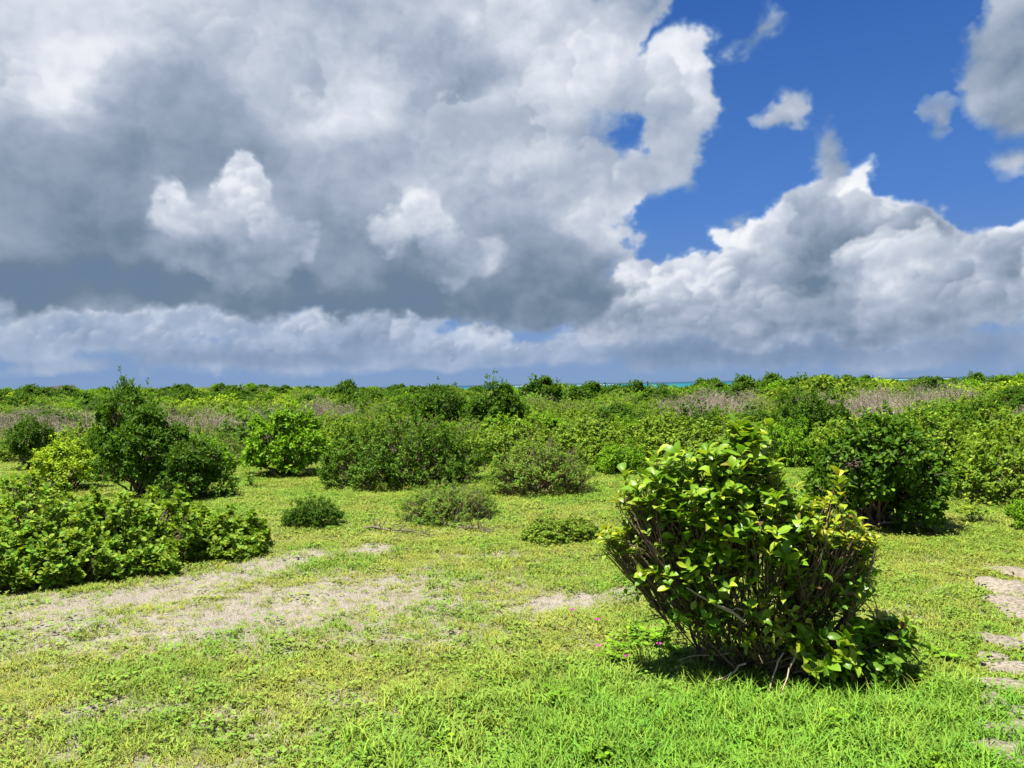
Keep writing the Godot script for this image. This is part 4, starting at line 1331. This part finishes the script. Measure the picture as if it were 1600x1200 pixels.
func _hazed(n: int, t: float, e: float) -> Vector3:
	var col := _tone_color(t)
	if n == 0:
		col = col.lerp(Vector3(126, 152, 192), 0.22)
	return col.lerp(Vector3(130, 154, 192), 0.36 * (1.0 - smoothstep(0.0, 6.0, e)))

func _noise(kind: int, sd: int, freq: float, octaves: int, gain := 0.5) -> FastNoiseLite:
	var n := FastNoiseLite.new()
	n.noise_type = kind
	n.seed = sd
	n.frequency = freq
	n.fractal_type = FastNoiseLite.FRACTAL_FBM
	n.fractal_octaves = octaves
	n.fractal_gain = gain
	return n

func _sky_window(img_w: int, x0: int, x1: int, y0: int, y1: int, heaps: Array) -> Image:
	var w := x1 - x0
	var h := y1 - y0
	var per := 360.0 / img_w
	var colors := PackedVector3Array()
	var was := PackedFloat32Array()
	var wbs := PackedFloat32Array()
	var pfs := PackedFloat32Array()
	var pss := PackedFloat32Array()
	var wfs := PackedFloat32Array()
	colors.resize(w * h)
	for a in [was, wbs, pfs, pss, wfs]:
		a.resize(w * h)
	for n in cloud_layers.size():
		var layer: CloudLayer = cloud_layers[n]
		var amp: float = [1.3, 1.9, 2.6, 1.7][n]
		var amp_y: float = amp * [0.45, 0.8, 0.7, 0.9][n]
		var fresh: bool = n != 1
		var finer: float = [2.3, 2.3, 1.15, 1.7][n]
		var i := -1
		for y in range(y0, y1):
			var e := maxf(0.0, 90.0 - (y + 0.5) * per)
			for x in range(x0, x1):
				i += 1
				var az := (x + 0.5) * per - 180.0
				if n == 0:
					var d0 := _direction(az, e)
					was[i] = warp_a.get_noise_3dv(d0)
					wbs[i] = warp_b.get_noise_3dv(d0)
					wfs[i] = wisp.get_noise_3dv(d0 * 2.0)
					colors[i] = _air(e)
				var a2 := az + was[i] * amp * 1.2
				var e2 := e + wbs[i] * amp_y
				var cover := _at(layer.cover, a2, e2)
				if cover < 0.12:
					continue
				var dd := _direction(az, e) * finer + Vector3(wbs[i], was[i], -wbs[i]) * 0.02
				var pf := -puff.get_noise_3dv(dd)
				var ps := -puff.get_noise_3dv(dd + Vector3(-0.013, 0.021, -0.004))
				var wf := wisp.get_noise_3dv(dd)
				var crisp := _at(layer.crisp, a2, e2)
				var field := cover + (pf - 0.35) * lerpf(0.16, 0.62, crisp) + wf * lerpf(0.75, 0.42, crisp)
				var soft := lerpf(0.42, 0.10, crisp)
				var alpha := smoothstep(0.46 - soft, 0.46 + soft, field)
				if alpha < 0.004:
					continue
				var t := _at(layer.tone, a2, e2)
				t += (pf - ps) * lerpf(0.16, 0.5, crisp) + wf * lerpf(0.30, 0.36, crisp)
				t += (1.0 - smoothstep(0.46, 1.0, field)) * 0.12 * crisp
				if n == 0:
					alpha *= 0.88
				colors[i] = colors[i].lerp(_hazed(n, t, e), alpha)
		if n >= heaps.size():
			continue
		for p: Heap in heaps[n]:
			var reach := p.r * 1.5
			var px0 := maxi(x0, int((p.az - reach + 180.0) / per))
			var px1 := mini(x1 - 1, int((p.az + reach + 180.0) / per))
			var py0 := maxi(y0, int((90.0 - p.el - reach) / per))
			var py1 := mini(y1 - 1, int((90.0 - p.el + reach) / per))
			var own := _at(layer.tone, p.az, p.el)
			var firm: float = p.strength * lerpf(0.4, 1.0, smoothstep(0.4, 0.7, own))
			for y in range(py0, py1 + 1):
				var e := maxf(0.0, 90.0 - (y + 0.5) * per)
				for x in range(px0, px1 + 1):
					var j := (y - y0) * w + x - x0
					var u := ((x + 0.5) * per - 180.0 - p.az) / p.r + was[j] * 1.1
					var v := (e - p.el) / p.r + wbs[j] * 0.7
					var q := sqrt(u * u + v * v) + wfs[j] * 0.75
					if q > 1.15:
						continue
					var edge := smoothstep(1.1, 0.86, q) * firm * (1.0 - 0.92 * smoothstep(-0.1, 0.75, -v - 0.25 * u))
					edge *= smoothstep(0.18, 0.5, _at(layer.cover, (x + 0.5) * per - 180.0 + was[j] * amp * 1.2, e + wbs[j] * amp_y))
					if edge < 0.004:
						continue
					var face := -0.45 * u + 0.85 * v
					var t := own + lerpf(0.12, 0.36, smoothstep(0.35, 0.9, own)) * smoothstep(0.15, 1.0, face) - 0.16 * smoothstep(0.35, -0.5, face) + wfs[j] * 0.26
					colors[j] = colors[j].lerp(_hazed(n, t, e), edge)
	var data := PackedByteArray()
	data.resize(w * h * 3)
	for i in w * h:
		var c := colors[i]
		data[i * 3] = clampi(int(c.x + 0.5), 0, 255)
		data[i * 3 + 1] = clampi(int(c.y + 0.5), 0, 255)
		data[i * 3 + 2] = clampi(int(c.z + 0.5), 0, 255)
	return Image.create_from_data(w, h, false, Image.FORMAT_RGB8, data)

func make_sky() -> Sky:
	warp_a = _noise(FastNoiseLite.TYPE_SIMPLEX_SMOOTH, 11, 8.0, 6, 0.60)
	warp_b = _noise(FastNoiseLite.TYPE_SIMPLEX_SMOOTH, 29, 8.0, 6, 0.60)
	puff = _noise(FastNoiseLite.TYPE_CELLULAR, 5, 11.0, 5, 0.55)
	puff.cellular_distance_function = FastNoiseLite.DISTANCE_EUCLIDEAN
	puff.cellular_return_type = FastNoiseLite.RETURN_DISTANCE
	wisp = _noise(FastNoiseLite.TYPE_SIMPLEX_SMOOTH, 71, 5.5, 7, 0.56)
	var rng := RandomNumberGenerator.new()
	rng.seed = 77
	for n in 4:
		var layer := CloudLayer.new()
		layer.cover.resize(MAP_W * MAP_H)
		layer.crisp.resize(MAP_W * MAP_H)
		layer.tone.resize(MAP_W * MAP_H)
		layer.tone.fill([0.74, 0.68, 0.66, 0.66][n])
		for b in CLOUD_COVER[n]:
			_stamp(layer, b, false)
		for b in CLOUD_TONE[n]:
			_stamp(layer, b, true)
		cloud_layers.append(layer)
	# the same weather goes on round the rest of the sky
	for k in 34:
		var az := 44.0 + k * (272.0 / 34.0) + rng.randf_range(-3, 3)
		_stamp(cloud_layers[0], [az, rng.randf_range(2.5, 5.0), rng.randf_range(5, 9), rng.randf_range(1.2, 2.0), 0, 0.95, 0.5], false)
		_stamp(cloud_layers[1], [az + 3.0, rng.randf_range(4.0, 8.0), rng.randf_range(4, 7), rng.randf_range(2.5, 4.5), 0, 1.1, 0.8], false)
		_stamp(cloud_layers[1], [az + 3.0, 3.5, 7, 1.3, 0, 0.4, 0.9], true)
	for k in 46:
		var az := 42.0 + rng.randf() * 276.0
		var el := rng.randf_range(11, 50)
		var s := rng.randf_range(6, 15)
		_stamp(cloud_layers[2], [az, el, s * 1.5 / maxf(0.5, cos(deg_to_rad(el))), s * 0.7, 0, 1.2, rng.randf_range(0.1, 0.6)], false)
		_stamp(cloud_layers[2], [az, el - s * 0.3, s * 1.5, s * 0.35, 0, 0.35, 0.8], true)
		_stamp(cloud_layers[2], [az, el + s * 0.3, s * 1.2, s * 0.4, 0, 0.78, 0.7], true)
	for k in 26:
		var az := rng.randf() * 360.0 - 180.0
		var el := rng.randf_range(36, 74)
		if absf(az) < 45.0 and el < 44.0:
			el += 9.0
		var s := rng.randf_range(5, 10)
		_stamp(cloud_layers[2], [az, el, s * 1.3 / maxf(0.35, cos(deg_to_rad(el))), s, 0, 1.15, 0.3], false)
	for layer in cloud_layers:
		layer.cover = _blurred(layer.cover)
		layer.crisp = _blurred(layer.crisp)
		layer.tone = _blurred(_blurred(layer.tone))
	var heaps := []
	for n in 4:
		heaps.append(_heaps(n, rng))
	# the whole dome coarsely, then what lies before the camera at full detail
	var all := _sky_window(768, 0, 768, 0, 192, heaps)
	all.resize(4096, 1024, Image.INTERPOLATE_CUBIC)
	var x0 := int((180.0 - 44.0) / 360.0 * 4096)
	var x1 := int((180.0 + 44.0) / 360.0 * 4096)
	var y0 := int((90.0 - 31.0) / 360.0 * 4096)
	all.blit_rect(_sky_window(4096, x0, x1, y0, 1024, heaps), Rect2i(0, 0, x1 - x0, 1024 - y0), Vector2i(x0, y0))
	var full := Image.create_empty(4096, 2048, false, Image.FORMAT_RGB8)
	full.fill(Color8(95, 105, 90))
	full.blit_rect(all, Rect2i(2048, 0, 2048, 1024), Vector2i.ZERO)  # a panorama begins straight ahead
	full.blit_rect(all, Rect2i(0, 0, 2048, 1024), Vector2i(2048, 0))
	var m := PanoramaSkyMaterial.new()
	m.panorama = ImageTexture.create_from_image(full)
	m.energy_multiplier = SKY_ENERGY
	var sky := Sky.new()
	sky.sky_material = m
	return sky
